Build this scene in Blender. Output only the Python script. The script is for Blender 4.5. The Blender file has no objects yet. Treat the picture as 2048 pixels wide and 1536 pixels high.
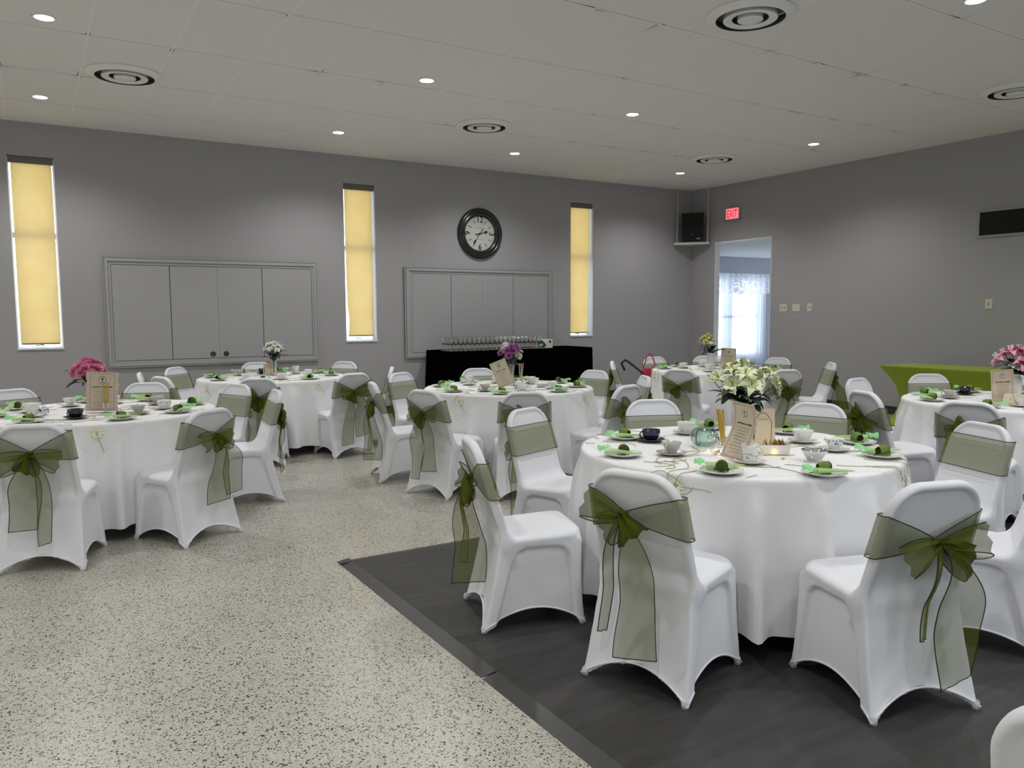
import bpy, math, random
import numpy as np
from mathutils import Vector, Matrix, Euler

SC = bpy.context.scene
COL = SC.collection
PI = math.pi
R = math.radians

# ---------------------------------------------------------------- camera
cam_data = bpy.data.cameras.new('camera')
cam = bpy.data.objects.new('camera', cam_data)
COL.objects.link(cam)
SC.camera = cam
YAW, PITCH, ROLL, CAMH, FPX = R(31.445), R(5.204), R(-0.261), 1.4452, 1570.5
_f = Vector((math.sin(YAW) * math.cos(PITCH), math.cos(YAW) * math.cos(PITCH), -math.sin(PITCH)))
_r0 = Vector((math.cos(YAW), -math.sin(YAW), 0))
_u0 = _r0.cross(_f)
_r = _r0 * math.cos(ROLL) + _u0 * math.sin(ROLL)
_u = _r.cross(_f)
cam.matrix_world = Matrix(((_r.x, _u.x, -_f.x, 0), (_r.y, _u.y, -_f.y, 0), (_r.z, _u.z, -_f.z, CAMH), (0, 0, 0, 1)))
cam_data.sensor_width = 36.0
cam_data.lens = 36.0 * FPX / 2048
cam_data.clip_start = 0.05
cam_data.clip_end = 100

# ---------------------------------------------------------------- world and exposure
world = bpy.data.worlds.new('daylight')
SC.world = world
world.use_nodes = True
bg = world.node_tree.nodes['Background']
bg.inputs[0].default_value = (0.74, 0.87, 1.0, 1)
bg.inputs[1].default_value = 5.2
SC.view_settings.view_transform = 'Standard'
SC.view_settings.look = 'None'
SC.view_settings.gamma = 1
SC.view_settings.use_curve_mapping = False
SC.view_settings.exposure = 0.0
SC.cycles.transparent_max_bounces = 24
SC.cycles.max_bounces = 8
SC.cycles.sample_clamp_indirect = 6.0
SPOT_W = 101.0
SPOT_COL = (.985, .985, 1.0)

CEIL = 3.5958
WX, WY = 10.2404, 10.5333      # right wall, left wall
X0, Y0 = -6.5, -4.5            # unseen walls behind the camera

# ---------------------------------------------------------------- materials
MATS = {}
def mat(name, col=(.8, .8, .8), rough=.5, metal=0, spec=.5, emit=None, estr=0, trans=0, sheen=0, bump=None, alpha=1, var=None):
    if name in MATS: return MATS[name]
    m = bpy.data.materials.new(name); m.use_nodes = True
    nt = m.node_tree; b = nt.nodes['Principled BSDF']
    b.inputs['Base Color'].default_value = (*col, 1)
    b.inputs['Roughness'].default_value = rough
    b.inputs['Metallic'].default_value = metal
    b.inputs['Specular IOR Level'].default_value = spec
    if emit: b.inputs['Emission Color'].default_value = (*emit, 1); b.inputs['Emission Strength'].default_value = estr
    if trans: b.inputs['Transmission Weight'].default_value = trans
    if sheen: b.inputs['Sheen Weight'].default_value = sheen
    b.inputs['Alpha'].default_value = alpha
    tc = nt.nodes.new('ShaderNodeTexCoord')
    if var:   # (scale, second colour)
        n = nt.nodes.new('ShaderNodeTexNoise'); n.inputs['Scale'].default_value = var[0]; n.inputs['Detail'].default_value = 4
        mx = nt.nodes.new('ShaderNodeMix'); mx.data_type = 'RGBA'
        mx.inputs[6].default_value = (*col, 1); mx.inputs[7].default_value = (*var[1], 1)
        nt.links.new(tc.outputs['Object'], n.inputs['Vector']); nt.links.new(n.outputs[0], mx.inputs[0])
        nt.links.new(mx.outputs[2], b.inputs['Base Color'])
    if bump:  # (scale, strength, distance)
        n = nt.nodes.new('ShaderNodeTexNoise'); n.inputs['Scale'].default_value = bump[0]; n.inputs['Detail'].default_value = 3
        bp = nt.nodes.new('ShaderNodeBump'); bp.inputs['Strength'].default_value = bump[1]; bp.inputs['Distance'].default_value = bump[2]
        nt.links.new(tc.outputs['Object'], n.inputs['Vector']); nt.links.new(n.outputs[0], bp.inputs['Height'])
        nt.links.new(bp.outputs[0], b.inputs['Normal'])
    MATS[name] = m
    return m

def sheer(name, col, opacity, weave=None):
    """thin see-through cloth: part of the light passes straight, the rest is scattered"""
    if name in MATS: return MATS[name]
    m = bpy.data.materials.new(name); m.use_nodes = True
    nt = m.node_tree; nt.nodes.clear()
    o = nt.nodes.new('ShaderNodeOutputMaterial'); mx = nt.nodes.new('ShaderNodeMixShader')
    tr = nt.nodes.new('ShaderNodeBsdfTransparent'); di = nt.nodes.new('ShaderNodeBsdfDiffuse'); tl = nt.nodes.new('ShaderNodeBsdfTranslucent')
    ad = nt.nodes.new('ShaderNodeMixShader'); ad.inputs[0].default_value = .4
    di.inputs[0].default_value = (*col, 1); tl.inputs[0].default_value = (*col, 1)
    nt.links.new(di.outputs[0], ad.inputs[1]); nt.links.new(tl.outputs[0], ad.inputs[2])
    mx.inputs[0].default_value = opacity
    nt.links.new(tr.outputs[0], mx.inputs[1]); nt.links.new(ad.outputs[0], mx.inputs[2]); nt.links.new(mx.outputs[0], o.inputs[0])
    if weave:
        tc = nt.nodes.new('ShaderNodeTexCoord'); v = nt.nodes.new('ShaderNodeTexVoronoi'); v.inputs['Scale'].default_value = weave
        rp = nt.nodes.new('ShaderNodeValToRGB'); rp.color_ramp.elements[0].position = .25; rp.color_ramp.elements[1].position = .5
        rp.color_ramp.elements[0].color = (opacity * .55,) * 3 + (1,); rp.color_ramp.elements[1].color = (min(1, opacity * 1.25),) * 3 + (1,)
        nt.links.new(tc.outputs['Object'], v.inputs['Vector']); nt.links.new(v.outputs[0], rp.inputs[0]); nt.links.new(rp.outputs[0], mx.inputs[0])
    MATS[name] = m
    return m

def thin_glass(name, tint=(1, 1, 1), gloss=.12):
    if name in MATS: return MATS[name]
    m = bpy.data.materials.new(name); m.use_nodes = True
    nt = m.node_tree; nt.nodes.clear()
    o = nt.nodes.new('ShaderNodeOutputMaterial'); mx = nt.nodes.new('ShaderNodeMixShader')
    tr = nt.nodes.new('ShaderNodeBsdfTransparent'); tr.inputs[0].default_value = (*tint, 1)
    gl = nt.nodes.new('ShaderNodeBsdfGlossy'); gl.inputs['Roughness'].default_value = .04
    lw = nt.nodes.new('ShaderNodeLayerWeight'); lw.inputs[0].default_value = .35
    ma = nt.nodes.new('ShaderNodeMath'); ma.operation = 'MULTIPLY_ADD'; ma.inputs[1].default_value = .75; ma.inputs[2].default_value = gloss
    ma.use_clamp = True
    nt.links.new(lw.outputs['Facing'], ma.inputs[0]); nt.links.new(ma.outputs[0], mx.inputs[0])
    nt.links.new(tr.outputs[0], mx.inputs[1]); nt.links.new(gl.outputs[0], mx.inputs[2]); nt.links.new(mx.outputs[0], o.inputs[0])
    MATS[name] = m
    return m

M_WALL = mat('wall_paint', (.385, .375, .378), .62, spec=.3, bump=(180, .10, .002))
M_WALLP = mat('bounce_wall_paint', (.72, .72, .72), .6)  # unseen walls made paler to bounce fill light onto the chairs
M_WALLIN = mat('other_room_paint', (.40, .41, .46), .7, spec=.2)
M_CEIL = mat('ceiling_tile', (.83, .81, .78), .9, spec=.1, bump=(160, .5, .004))
M_TBAR = mat('ceiling_grid_bar', (.86, .85, .82), .6)
M_GAP = mat('ceiling_gap', (.01, .01, .01), .9)
M_BASE = mat('baseboard_vinyl', (.035, .033, .033), .4)
M_CAB = mat('cabinet_paint', (.40, .395, .395), .5, spec=.35)
M_DARK = mat('dark_gap', (.02, .02, .02), .9)
M_WHITE = mat('white_paint', (.78, .78, .78), .45)
M_BLACK = mat('black_plastic', (.008, .008, .009), .5)
M_SPANDEX = mat('white_spandex', (.79, .80, .83), .62, spec=.3, sheen=.15, bump=(700, .08, .001))
M_CLOTH = mat('white_tablecloth', (.86, .86, .87), .8, spec=.2, bump=(500, .12, .001))
M_ORG = sheer('olive_organza', (.185, .215, .035), .48)
M_ORGD = sheer('olive_organza_gathered', (.13, .16, .012), .80)
M_HEM = mat('olive_hem', (.018, .024, .006), .7)
M_OVER = sheer('white_organza', (.93, .92, .87), .26)
M_VINE = mat('vine_thread', (.36, .36, .20), .7)
M_VINE2 = mat('flower_thread', (.84, .83, .62), .7)
M_CHINA = mat('white_china', (.80, .80, .77), .14, spec=.6)
M_GREYCH = mat('grey_china', (.52, .51, .47), .2, spec=.6)
M_BLUECH = mat('cobalt_china', (.012, .015, .05), .15, spec=.7)
M_BLKCH = mat('black_china', (.012, .012, .014), .2, spec=.7)
M_GOLD = mat('gold_foil', (.75, .52, .16), .3, metal=1)
M_GLASS = thin_glass('clear_glass')
M_TEAL = thin_glass('green_glass', (.86, .955, .92), .07)
M_NAP = mat('olive_napkin', (.135, .22, .035), .8, bump=(400, .2, .001))
M_NAPD = mat('napkin_fold_shade', (.03, .07, .01), .8)
M_FAV = sheer('pale_green_net', (.62, .80, .40), .78)
M_FAVT = sheer('bright_green_net', (.42, .86, .42), .62)
M_KRAFT = mat('kraft_paper', (.68, .58, .44), .8, var=(9, (.60, .51, .38)))
M_CREAM = mat('cream_card', (.70, .62, .46), .8)
M_EDGE = mat('pale_paper_back', (.80, .74, .62), .8)
M_INK = mat('brown_ink', (.10, .07, .05), .8)
M_INKP = mat('faded_ink', (.30, .24, .17), .8)
M_BLK = mat('black_ink', (.01, .01, .01), .8)
M_LEAF = mat('dark_leaf', (.008, .025, .012), .5)
M_STEM = mat('stem_green', (.05, .12, .03), .6)
M_LILY = mat('lily_petal', (.88, .89, .74), .55, var=(30, (.66, .76, .26)))
M_PINK = mat('pink_petal', (.78, .17, .37), .6, var=(30, (.88, .42, .60)))
M_WPET = mat('white_petal', (.82, .82, .76), .6)
M_PURP = mat('purple_petal', (.30, .06, .30), .6, var=(30, (.52, .22, .46)))
M_YEL = mat('yellow_petal', (.74, .70, .10), .6, var=(30, (.84, .80, .40)))
M_GREENCL = mat('lime_spandex', (.27, .37, .010), .6, sheen=.1)
M_BLKCL = mat('black_tablecloth', (.0015, .0015, .0015), 1, spec=.0)
M_STEEL = mat('brushed_steel', (.5, .5, .5), .35, metal=1)
M_IVORY = mat('ivory_plastic', (.66, .64, .50), .4)

# ---------------------------------------------------------------- mesh helpers
class MB:
    """collects shapes, then links them as ONE mesh object"""
    def __init__(s): s.v = []; s.f = []; s.m = []; s.n = 0
    def add(s, v, f, mi=0):
        v = np.asarray(v, float); s.v.append(v); s.f += [tuple(int(i) + s.n for i in q) for q in f]; s.m += [mi] * len(f); s.n += len(v)
        return s
    def box(s, c, h, mi=0, rot=None):
        c = np.array(c, float); h = np.array(h, float)
        v = np.array([[x, y, z] for x in (-1, 1) for y in (-1, 1) for z in (-1, 1)]) * h
        if rot is not None: v = v @ np.array(rot).T
        return s.add(v + c, [(0, 1, 3, 2), (4, 6, 7, 5), (0, 4, 5, 1), (2, 3, 7, 6), (0, 2, 6, 4), (1, 5, 7, 3)], mi)
    def bb(s, x0, x1, y0, y1, z0, z1, mi=0):
        return s.box(((x0 + x1) / 2, (y0 + y1) / 2, (z0 + z1) / 2), (abs(x1 - x0) / 2, abs(y1 - y0) / 2, abs(z1 - z0) / 2), mi)
    def tube(s, pts, r, seg=6, mi=0, closed=False):
        P = np.asarray(pts, float); n = len(P)
        rr = np.full(n, r) if np.isscalar(r) else np.asarray(r, float)
        T = np.zeros_like(P); T[1:-1] = P[2:] - P[:-2]; T[0] = P[1] - P[0]; T[-1] = P[-1] - P[-2]
        if closed: T[0] = P[1] - P[-1]; T[-1] = P[0] - P[-2]
        T /= (np.linalg.norm(T, axis=1)[:, None] + 1e-12)
        up = np.array([0, 0, 1.]) if abs(T[0][2]) < .9 else np.array([1., 0, 0])
        V = []
        a = up - T[0] * (up @ T[0]); a /= np.linalg.norm(a)
        for i in range(n):
            a = a - T[i] * (a @ T[i]); a /= (np.linalg.norm(a) + 1e-12); b = np.cross(T[i], a)
            for k in range(seg):
                t = 2 * PI * k / seg; V.append(P[i] + rr[i] * (math.cos(t) * a + math.sin(t) * b))
        F = []
        m = n if closed else n - 1
        for i in range(m):
            j = (i + 1) % n
            for k in range(seg):
                l = (k + 1) % seg; F.append((i * seg + k, i * seg + l, j * seg + l, j * seg + k))
        if not closed: F.append(tuple(range(seg))[::-1]); F.append(tuple((n - 1) * seg + k for k in range(seg)))
        return s.add(V, F, mi)
    def lathe(s, prof, seg=28, mi=0, c=(0, 0, 0), arc=None, flute=None):
        V = []; F = []; n = len(prof)
        for i, (r, z) in enumerate(prof):
            for k in range(seg):
                t = 2 * PI * k / seg; q = r
                if flute: q = r * (1 + flute[1] * math.cos(flute[0] * t))
                V.append((c[0] + q * math.cos(t), c[1] + q * math.sin(t), c[2] + z))
        for i in range(n - 1):
            for k in range(seg):
                l = (k + 1) % seg; F.append((i * seg + k, i * seg + l, (i + 1) * seg + l, (i + 1) * seg + k))
        return s.add(V, F, mi)
    def grid(s, G, mi=0, wrap=False):
        G = np.asarray(G, float); a, b, _ = G.shape; F = []
        for i in range(a - 1):
            for j in range(b if wrap else b - 1):
                k = (j + 1) % b; F.append((i * b + j, i * b + k, (i + 1) * b + k, (i + 1) * b + j))
        return s.add(G.reshape(-1, 3), F, mi)
    def disc(s, c, r, seg=24, mi=0, normal='z'):
        V = [c]; 
        for k in range(seg):
            t = 2 * PI * k / seg; p = (r * math.cos(t), r * math.sin(t))
            V.append((c[0] + p[0], c[1] + p[1], c[2]) if normal == 'z' else (c[0] + p[0], c[1], c[2] + p[1]))
        return s.add(V, [(0, 1 + k, 1 + (k + 1) % seg) for k in range(seg)], mi)
    def arr(s): return np.concatenate(s.v)
    def xf(s, M):
        M = np.array(M); v = s.arr() @ M[:3, :3].T + M[:3, 3]; s.v = [v]; return s
    def mesh(s, name, mats, smooth=True, auto=None):
        me = bpy.data.meshes.new(name); me.from_pydata(s.arr().tolist(), [], s.f)
        for m in mats: me.materials.append(m)
        me.polygons.foreach_set('material_index', s.m)
        me.polygons.foreach_set('use_smooth', [smooth] * len(s.f))
        me.update()
        if smooth and auto is not None:
            try: me.set_sharp_from_angle(angle=R(auto))
            except Exception: pass
        return me
    def build(s, name, mats, parent=None, smooth=True, auto=40, loc=None):
        if not isinstance(mats, (list, tuple)): mats = [mats]
        o = bpy.data.objects.new(name, s.mesh(name, mats, smooth, auto)); COL.objects.link(o)
        if parent: o.parent = parent
        if loc: o.location = loc
        return o

def mesh_obj(name, me, parent=None, loc=None, rot=None, scale=None):
    o = bpy.data.objects.new(name, me); COL.objects.link(o)
    if parent: o.parent = parent
    if loc is not None: o.location = loc
    if rot is not None: o.rotation_euler = rot
    if scale is not None: o.scale = (scale,) * 3 if np.isscalar(scale) else scale
    return o
def tag(o, label=None, cat=None, group=None, kind=None):
    if label: o['label'] = label
    if cat: o['category'] = cat
    if group: o['group'] = group
    if kind: o['kind'] = kind
    return o
def empty(name, loc, rz=0):
    o = bpy.data.objects.new(name, None); COL.objects.link(o); o.location = loc; o.rotation_euler = (0, 0, rz)
    o.empty_display_size = .1
    return o
def kids(o): return [c for c in bpy.data.objects if c.parent == o]
def copy_tree(o, parent=None, _k=None):
    c = o.copy(); COL.objects.link(c); c.parent = parent
    for ch in list(o.children): copy_tree(ch, c)
    return c
def struct(o): o['kind'] = 'structure'; return o

_txt = {}
def text_geo(s, size=1.0, extrude=0.0):
    """outlines of a word as raw mesh data, centred, in the XY plane"""
    key = (s, extrude)
    if key not in _txt:
        cu = bpy.data.curves.new('t', 'FONT'); cu.body = s; cu.align_x = 'CENTER'; cu.align_y = 'CENTER'; cu.extrude = extrude; cu.resolution_u = 4; cu.offset = .012
        ob = bpy.data.objects.new('t', cu); COL.objects.link(ob)
        dg = bpy.context.evaluated_depsgraph_get(); me = bpy.data.meshes.new_from_object(ob.evaluated_get(dg))
        v = np.array([tuple(q.co) for q in me.vertices]); f = [tuple(p.vertices) for p in me.polygons]
        bpy.data.objects.remove(ob); bpy.data.meshes.remove(me); bpy.data.curves.remove(cu)
        _txt[key] = (v, f)
    v, f = _txt[key]
    return v * size, f

def smin(a, b, k):
    h = np.clip(.5 + .5 * (b - a) / k, 0, 1); return b * (1 - h) + a * h - k * h * (1 - h)
def smax(a, b, k): return -smin(-a, -b, k)
def sstep(a, b, x):
    t = np.clip((x - a) / (b - a), 0, 1); return t * t * (3 - 2 * t)
def rrect(x, y, hx, hy, r):
    qx = np.abs(x) - hx + r; qy = np.abs(y) - hy + r
    return np.minimum(np.maximum(qx, qy), 0) + np.hypot(np.maximum(qx, 0), np.maximum(qy, 0)) - r

def surface_nets(fun, lo, hi, h):
    ax = [np.arange(lo[i], hi[i] + h, h) for i in range(3)]
    X, Y, Z = np.meshgrid(*ax, indexing='ij'); D = fun(X, Y, Z)
    nx, ny, nz = D.shape
    S = D < 0
    corners = [(i, j, k) for i in (0, 1) for j in (0, 1) for k in (0, 1)]
    sl = lambda A, c: A[c[0]:nx - 1 + c[0], c[1]:ny - 1 + c[1], c[2]:nz - 1 + c[2]]
    cnt = sum(sl(S, c).astype(int) for c in corners)
    act = (cnt > 0) & (cnt < 8)
    acc = np.zeros(act.shape + (3,)); num = np.zeros(act.shape)
    for a in range(8):
        for b in range(a + 1, 8):
            ca, cb = corners[a], corners[b]
            if sum(abs(ca[i] - cb[i]) for i in range(3)) != 1: continue
            da, db = sl(D, ca), sl(D, cb); m = act & ((da < 0) != (db < 0))
            t = np.where(m, da / np.where(m, da - db, 1), 0)
            for i in range(3): acc[..., i] += np.where(m, ca[i] + t * (cb[i] - ca[i]), 0)
            num += m
    idx = -np.ones(act.shape, int); I = np.argwhere(act); idx[act] = np.arange(len(I))
    V = (acc[act] / num[act][:, None] + I) * h + np.array(lo)
    F = []
    for axis in range(3):
        A = S; s0 = [slice(None)] * 3; s1 = [slice(None)] * 3
        s0[axis] = slice(0, -1); s1[axis] = slice(1, None)
        ch = A[tuple(s0)] != A[tuple(s1)]; E = np.argwhere(ch)
        u, w = [(1, 2), (2, 0), (0, 1)][axis]
        ok = (E[:, u] > 0) & (E[:, w] > 0) & (E[:, u] < D.shape[u] - 1) & (E[:, w] < D.shape[w] - 1); E = E[ok]
        def cell(du, dw):
            C = E.copy(); C[:, u] -= du; C[:, w] -= dw; return idx[C[:, 0], C[:, 1], C[:, 2]]
        q = np.stack([cell(1, 1), cell(0, 1), cell(0, 0), cell(1, 0)], 1)
        ins = S[E[:, 0], E[:, 1], E[:, 2]]
        q[~ins] = q[~ins][:, ::-1]
        F.append(q)
    return V, np.concatenate(F)

# ================================================================= THE ROOM
# terrazzo floor
def terrazzo():
    m = bpy.data.materials.new('terrazzo'); m.use_nodes = True; nt = m.node_tree; N = nt.nodes; L = nt.links
    b = N['Principled BSDF']; b.inputs['Roughness'].default_value = .27; b.inputs['Specular IOR Level'].default_value = .55
    tc = N.new('ShaderNodeTexCoord')
    def chips(scale, keep, size, seedoff):
        mp = N.new('ShaderNodeMapping'); mp.inputs['Location'].default_value = (seedoff, seedoff * .7, 0)
        ns = N.new('ShaderNodeTexNoise'); ns.inputs['Scale'].default_value = scale * .8
        va = N.new('ShaderNodeVectorMath'); va.operation = 'SCALE'; va.inputs[3].default_value = .9 / scale
        ad = N.new('ShaderNodeVectorMath'); ad.operation = 'ADD'
        L.new(tc.outputs['Object'], mp.inputs[0]); L.new(mp.outputs[0], ns.inputs['Vector']); L.new(ns.outputs['Color'], va.inputs[0])
        L.new(mp.outputs[0], ad.inputs[0]); L.new(va.outputs[0], ad.inputs[1])
        v = N.new('ShaderNodeTexVoronoi'); v.inputs['Scale'].default_value = scale; v.voronoi_dimensions = '2D'; L.new(ad.outputs[0], v.inputs['Vector'])
        lt = N.new('ShaderNodeMath'); lt.operation = 'LESS_THAN'; L.new(v.outputs['Distance'], lt.inputs[0])
        sp = N.new('ShaderNodeSeparateColor'); L.new(v.outputs['Color'], sp.inputs[0])
        mm = N.new('ShaderNodeMath'); mm.operation = 'MULTIPLY'; L.new(sp.outputs[1], mm.inputs[0]); mm.inputs[1].default_value = size
        L.new(mm.outputs[0], lt.inputs[1])
        k = N.new('ShaderNodeMath'); k.operation = 'LESS_THAN'; L.new(sp.outputs[0], k.inputs[0]); k.inputs[1].default_value = keep
        o = N.new('ShaderNodeMath'); o.operation = 'MULTIPLY'; L.new(lt.outputs[0], o.inputs[0]); L.new(k.outputs[0], o.inputs[1])
        return o, sp
    def mixc(fac, a, bcol):
        x = N.new('ShaderNodeMix'); x.data_type = 'RGBA'; L.new(fac, x.inputs[0])
        if isinstance(a, tuple): x.inputs[6].default_value = (*a, 1)
        else: L.new(a, x.inputs[6])
        x.inputs[7].default_value = (*bcol, 1); return x.outputs[2]
    n1 = N.new('ShaderNodeTexNoise'); n1.inputs['Scale'].default_value = 90; n1.inputs['Detail'].default_value = 5; L.new(tc.outputs['Object'], n1.inputs['Vector'])
    c = mixc(n1.outputs[0], (.57, .55, .475), (.40, .385, .325))
    for sc, kp, sz, so, cc in ((190, .36, .55, 1.3, (.27, .25, .20)), (230, .34, .55, 7.1, (.70, .67, .58)), (120, .24, .58, 3.7, (.06, .06, .05)), (78, .13, .46, 9.9, (.020, .020, .018)), (170, .18, .55, 5.2, (.09, .085, .07))):
        o, sp = chips(sc, kp, sz, so); c = mixc(o.outputs[0], c, cc)
    n2 = N.new('ShaderNodeTexNoise'); n2.inputs['Scale'].default_value = 1.3; n2.inputs['Detail'].default_value = 3; L.new(tc.outputs['Object'], n2.inputs['Vector'])
    hs = N.new('ShaderNodeHueSaturation'); mr = N.new('ShaderNodeMapRange'); mr.inputs[3].default_value = .86; mr.inputs[4].default_value = 1.1
    L.new(n2.outputs[0], mr.inputs[0]); L.new(mr.outputs[0], hs.inputs['Value']); L.new(c, hs.inputs['Color']); L.new(hs.outputs[0], b.inputs['Base Color'])
    mr2 = N.new('ShaderNodeMapRange'); mr2.inputs[3].default_value = .21; mr2.inputs[4].default_value = .35; L.new(n2.outputs[0], mr2.inputs[0]); L.new(mr2.outputs[0], b.inputs['Roughness'])
    return m
struct(MB().bb(X0, WX, Y0, WY, -.1, 0).build('floor', terrazzo(), smooth=False))

def vinyl():
    m = bpy.data.materials.new('charcoal_vinyl_planks'); m.use_nodes = True; nt = m.node_tree; N = nt.nodes; L = nt.links
    b = N['Principled BSDF']; b.inputs['Roughness'].default_value = .5; b.inputs['Specular IOR Level'].default_value = .22
    tc = N.new('ShaderNodeTexCoord'); mp = N.new('ShaderNodeMapping'); mp.inputs['Rotation'].default_value = (0, 0, 0)
    br = N.new('ShaderNodeTexBrick'); br.inputs['Scale'].default_value = 1; br.inputs['Mortar Size'].default_value = .0015; br.inputs['Brick Width'].default_value = .91; br.inputs['Row Height'].default_value = .30
    br.inputs['Color1'].default_value = (.042, .040, .039, 1); br.inputs['Color2'].default_value = (.052, .050, .048, 1); br.inputs['Mortar'].default_value = (.030, .029, .028, 1)
    L.new(tc.outputs['Object'], mp.inputs[0]); L.new(mp.outputs[0], br.inputs['Vector'])
    m2 = N.new('ShaderNodeMapping'); m2.inputs['Scale'].default_value = (1.6, 9, 1); L.new(tc.outputs['Object'], m2.inputs[0])
    n = N.new('ShaderNodeTexNoise'); n.inputs['Scale'].default_value = 2.4; n.inputs['Detail'].default_value = 7; L.new(m2.outputs[0], n.inputs['Vector'])
    mr = N.new('ShaderNodeMapRange'); mr.inputs[3].default_value = .55; mr.inputs[4].default_value = 1.55; L.new(n.outputs[0], mr.inputs[0])
    hs = N.new('ShaderNodeHueSaturation'); L.new(br.outputs[0], hs.inputs['Color']); L.new(mr.outputs[0], hs.inputs['Value']); L.new(hs.outputs[0], b.inputs['Base Color'])
    return m
DX0, DX1, DY0, DY1 = 1.455, 7.9, -2.6, 4.35
mb = MB(); mb.bb(DX0 + .07, DX1 - .07, DY0 + .07, DY1 - .07, 0, .012)
df = mb.build('dance_floor', vinyl(), smooth=False)
tag(df, 'charcoal vinyl plank dance floor laid on the speckled terrazzo', 'dance floor')
M_TRIM = mat('dance_floor_edge', (.055, .053, .051), .4)
def ramp_trim(p0, p1, inward):
    p0 = np.array(p0, float); p1 = np.array(p1, float); n = np.array(inward, float) * .072
    V = [(*p0, 0), (*p1, 0), (*(p1 + n), .013), (*(p0 + n), .013), (*(p0 + n), 0), (*(p1 + n), 0)]
    mb = MB(); mb.add(V, [(0, 1, 2, 3), (3, 2, 5, 4), (0, 3, 4), (1, 5, 2)]); return mb
for p0, p1, inw in (((DX0, DY1), (DX0, 2.626), (1, 0)), ((DX0, 2.615), (DX0, .9), (1, 0)), ((DX0, .89), (DX0, DY0), (1, 0)), ((DX1, DY1), (DX0, DY1), (0, -1))):
    ramp_trim(p0, p1, inw).build('edge_strip', M_TRIM, df, smooth=False)

# ceiling: 2 x 4 ft tiles between bars
mb = MB(); mb.bb(X0, WX, Y0, WY, CEIL, CEIL + .1, 0)
cx0, cy0, T = .4947, 7.0754, .6096
k = math.ceil((X0 - cx0) / T)
while cx0 + k * T < WX:
    x = cx0 + k * T; mb.bb(x - .008, x + .008, Y0, WY, CEIL - .0014, CEIL, 1); k += 1
k = math.ceil((Y0 - cy0) / (2 * T))
while cy0 + k * 2 * T < WY:
    y = cy0 + k * 2 * T; mb.bb(X0, WX, y - .008, y + .008, CEIL - .0015, CEIL, 1)
    mb.bb(X0, WX, y - .0098, y - .0084, CEIL - .0006, CEIL, 2); k += 1
random.seed(4)
for (i, j) in ((0, 0), (1, 0), (0, 1), (-1, 1), (2, -1), (3, 0), (4, 0), (8, 0), (9, 0), (10, 0), (11, 0), (12, 0), (8, 1), (9, 1), (10, 1), (11, 1), (12, 1), (10, -1), (11, -1), (12, -1), (13, -1), (14, -1), (5, -2), (8, -2), (9, -2), (10, -2), (11, -2), (6, -2), (7, -1), (9, -3), (13, 0), (12, -2), (6, 1), (14, 0)):
    x, y = cx0 + i * T, cy0 + j * 2 * T
    for sx in (-1, 1):
        for sy in (-1, 1):
            if random.random() < .62:
                l = random.uniform(.07, .20); w = random.uniform(.004, .011)
                V = [(x + sx * .011, y + sy * .011, CEIL - .0008), (x + sx * l, y + sy * .011, CEIL - .0008), (x + sx * .011, y + sy * (.011 + w), CEIL - .0008)]
                mb.add(V, [(0, 1, 2)], 2)
            if random.random() < .5:
                l = random.uniform(.07, .2); w = random.uniform(.004, .009)
                V = [(x + sx * .011, y + sy * .011, CEIL - .0009), (x + sx * .011, y + sy * l, CEIL - .0009), (x + sx * (.011 + w), y + sy * .011, CEIL - .0009)]
                mb.add(V, [(0, 1, 2)], 2)
struct(mb.build('ceiling', [M_CEIL, M_TBAR, M_GAP], smooth=False))

# left wall with three window openings
WIN = [(-.13, .322), (3.748, 4.20), (7.572, 8.03)]
WZ0, WZ1, WT = 1.06, 3.222, .22
mb = MB()
xs = [X0 - .2] + [v for w in WIN for v in w] + [WX + .2]
for i in range(0, len(xs), 2): mb.bb(xs[i], xs[i + 1], WY, WY + WT, -.1, CEIL + .1)
for a, b in WIN: mb.bb(a, b, WY, WY + WT, -.1, WZ0); mb.bb(a, b, WY, WY + WT, WZ1, CEIL + .1)
struct(mb.build('wall_left', M_WALL, smooth=False))
# right wall with the doorway
DY_0, DY_1, DZ = 8.715, 9.945, 2.645
mb = MB(); mb.bb(WX, WX + .10, Y0 - .2, DY_0, -.1, CEIL + .1); mb.bb(WX, WX + .10, DY_1, WY + WT, -.1, CEIL + .1); mb.bb(WX, WX + .10, DY_0, DY_1, DZ, CEIL + .1)
struct(mb.build('wall_right', M_WALL, smooth=False))
struct(MB().bb(X0 - .2, X0, Y0, WY, -.1, CEIL + .1).build('wall_far_side', M_WALLP, smooth=False))
mb = MB(); mb.bb(X0, 2.3, Y0 - .2, Y0, -.1, CEIL + .1); mb.bb(4.3, WX, Y0 - .2, Y0, -.1, CEIL + .1); mb.bb(2.3, 4.3, Y0 - .2, Y0, -.1, .95); mb.bb(2.3, 4.3, Y0 - .2, Y0, 2.55, CEIL + .1)
struct(mb.build('wall_behind', M_WALLP, smooth=False))
mb = MB()
for q in ((2.3, 2.35, .95, 2.55), (4.25, 4.3, .95, 2.55), (2.35, 4.25, .95, 1.0), (2.35, 4.25, 2.5, 2.55), (3.28, 3.32, 1.0, 2.5)): mb.bb(q[0], q[1], Y0 - .12, Y0 - .06, q[2], q[3])
struct(mb.build('window_7', mat('window_frame_white', (.75, .77, .78), .4), smooth=False))  # unseen window, added to bring cool daylight onto the chair backs
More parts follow.
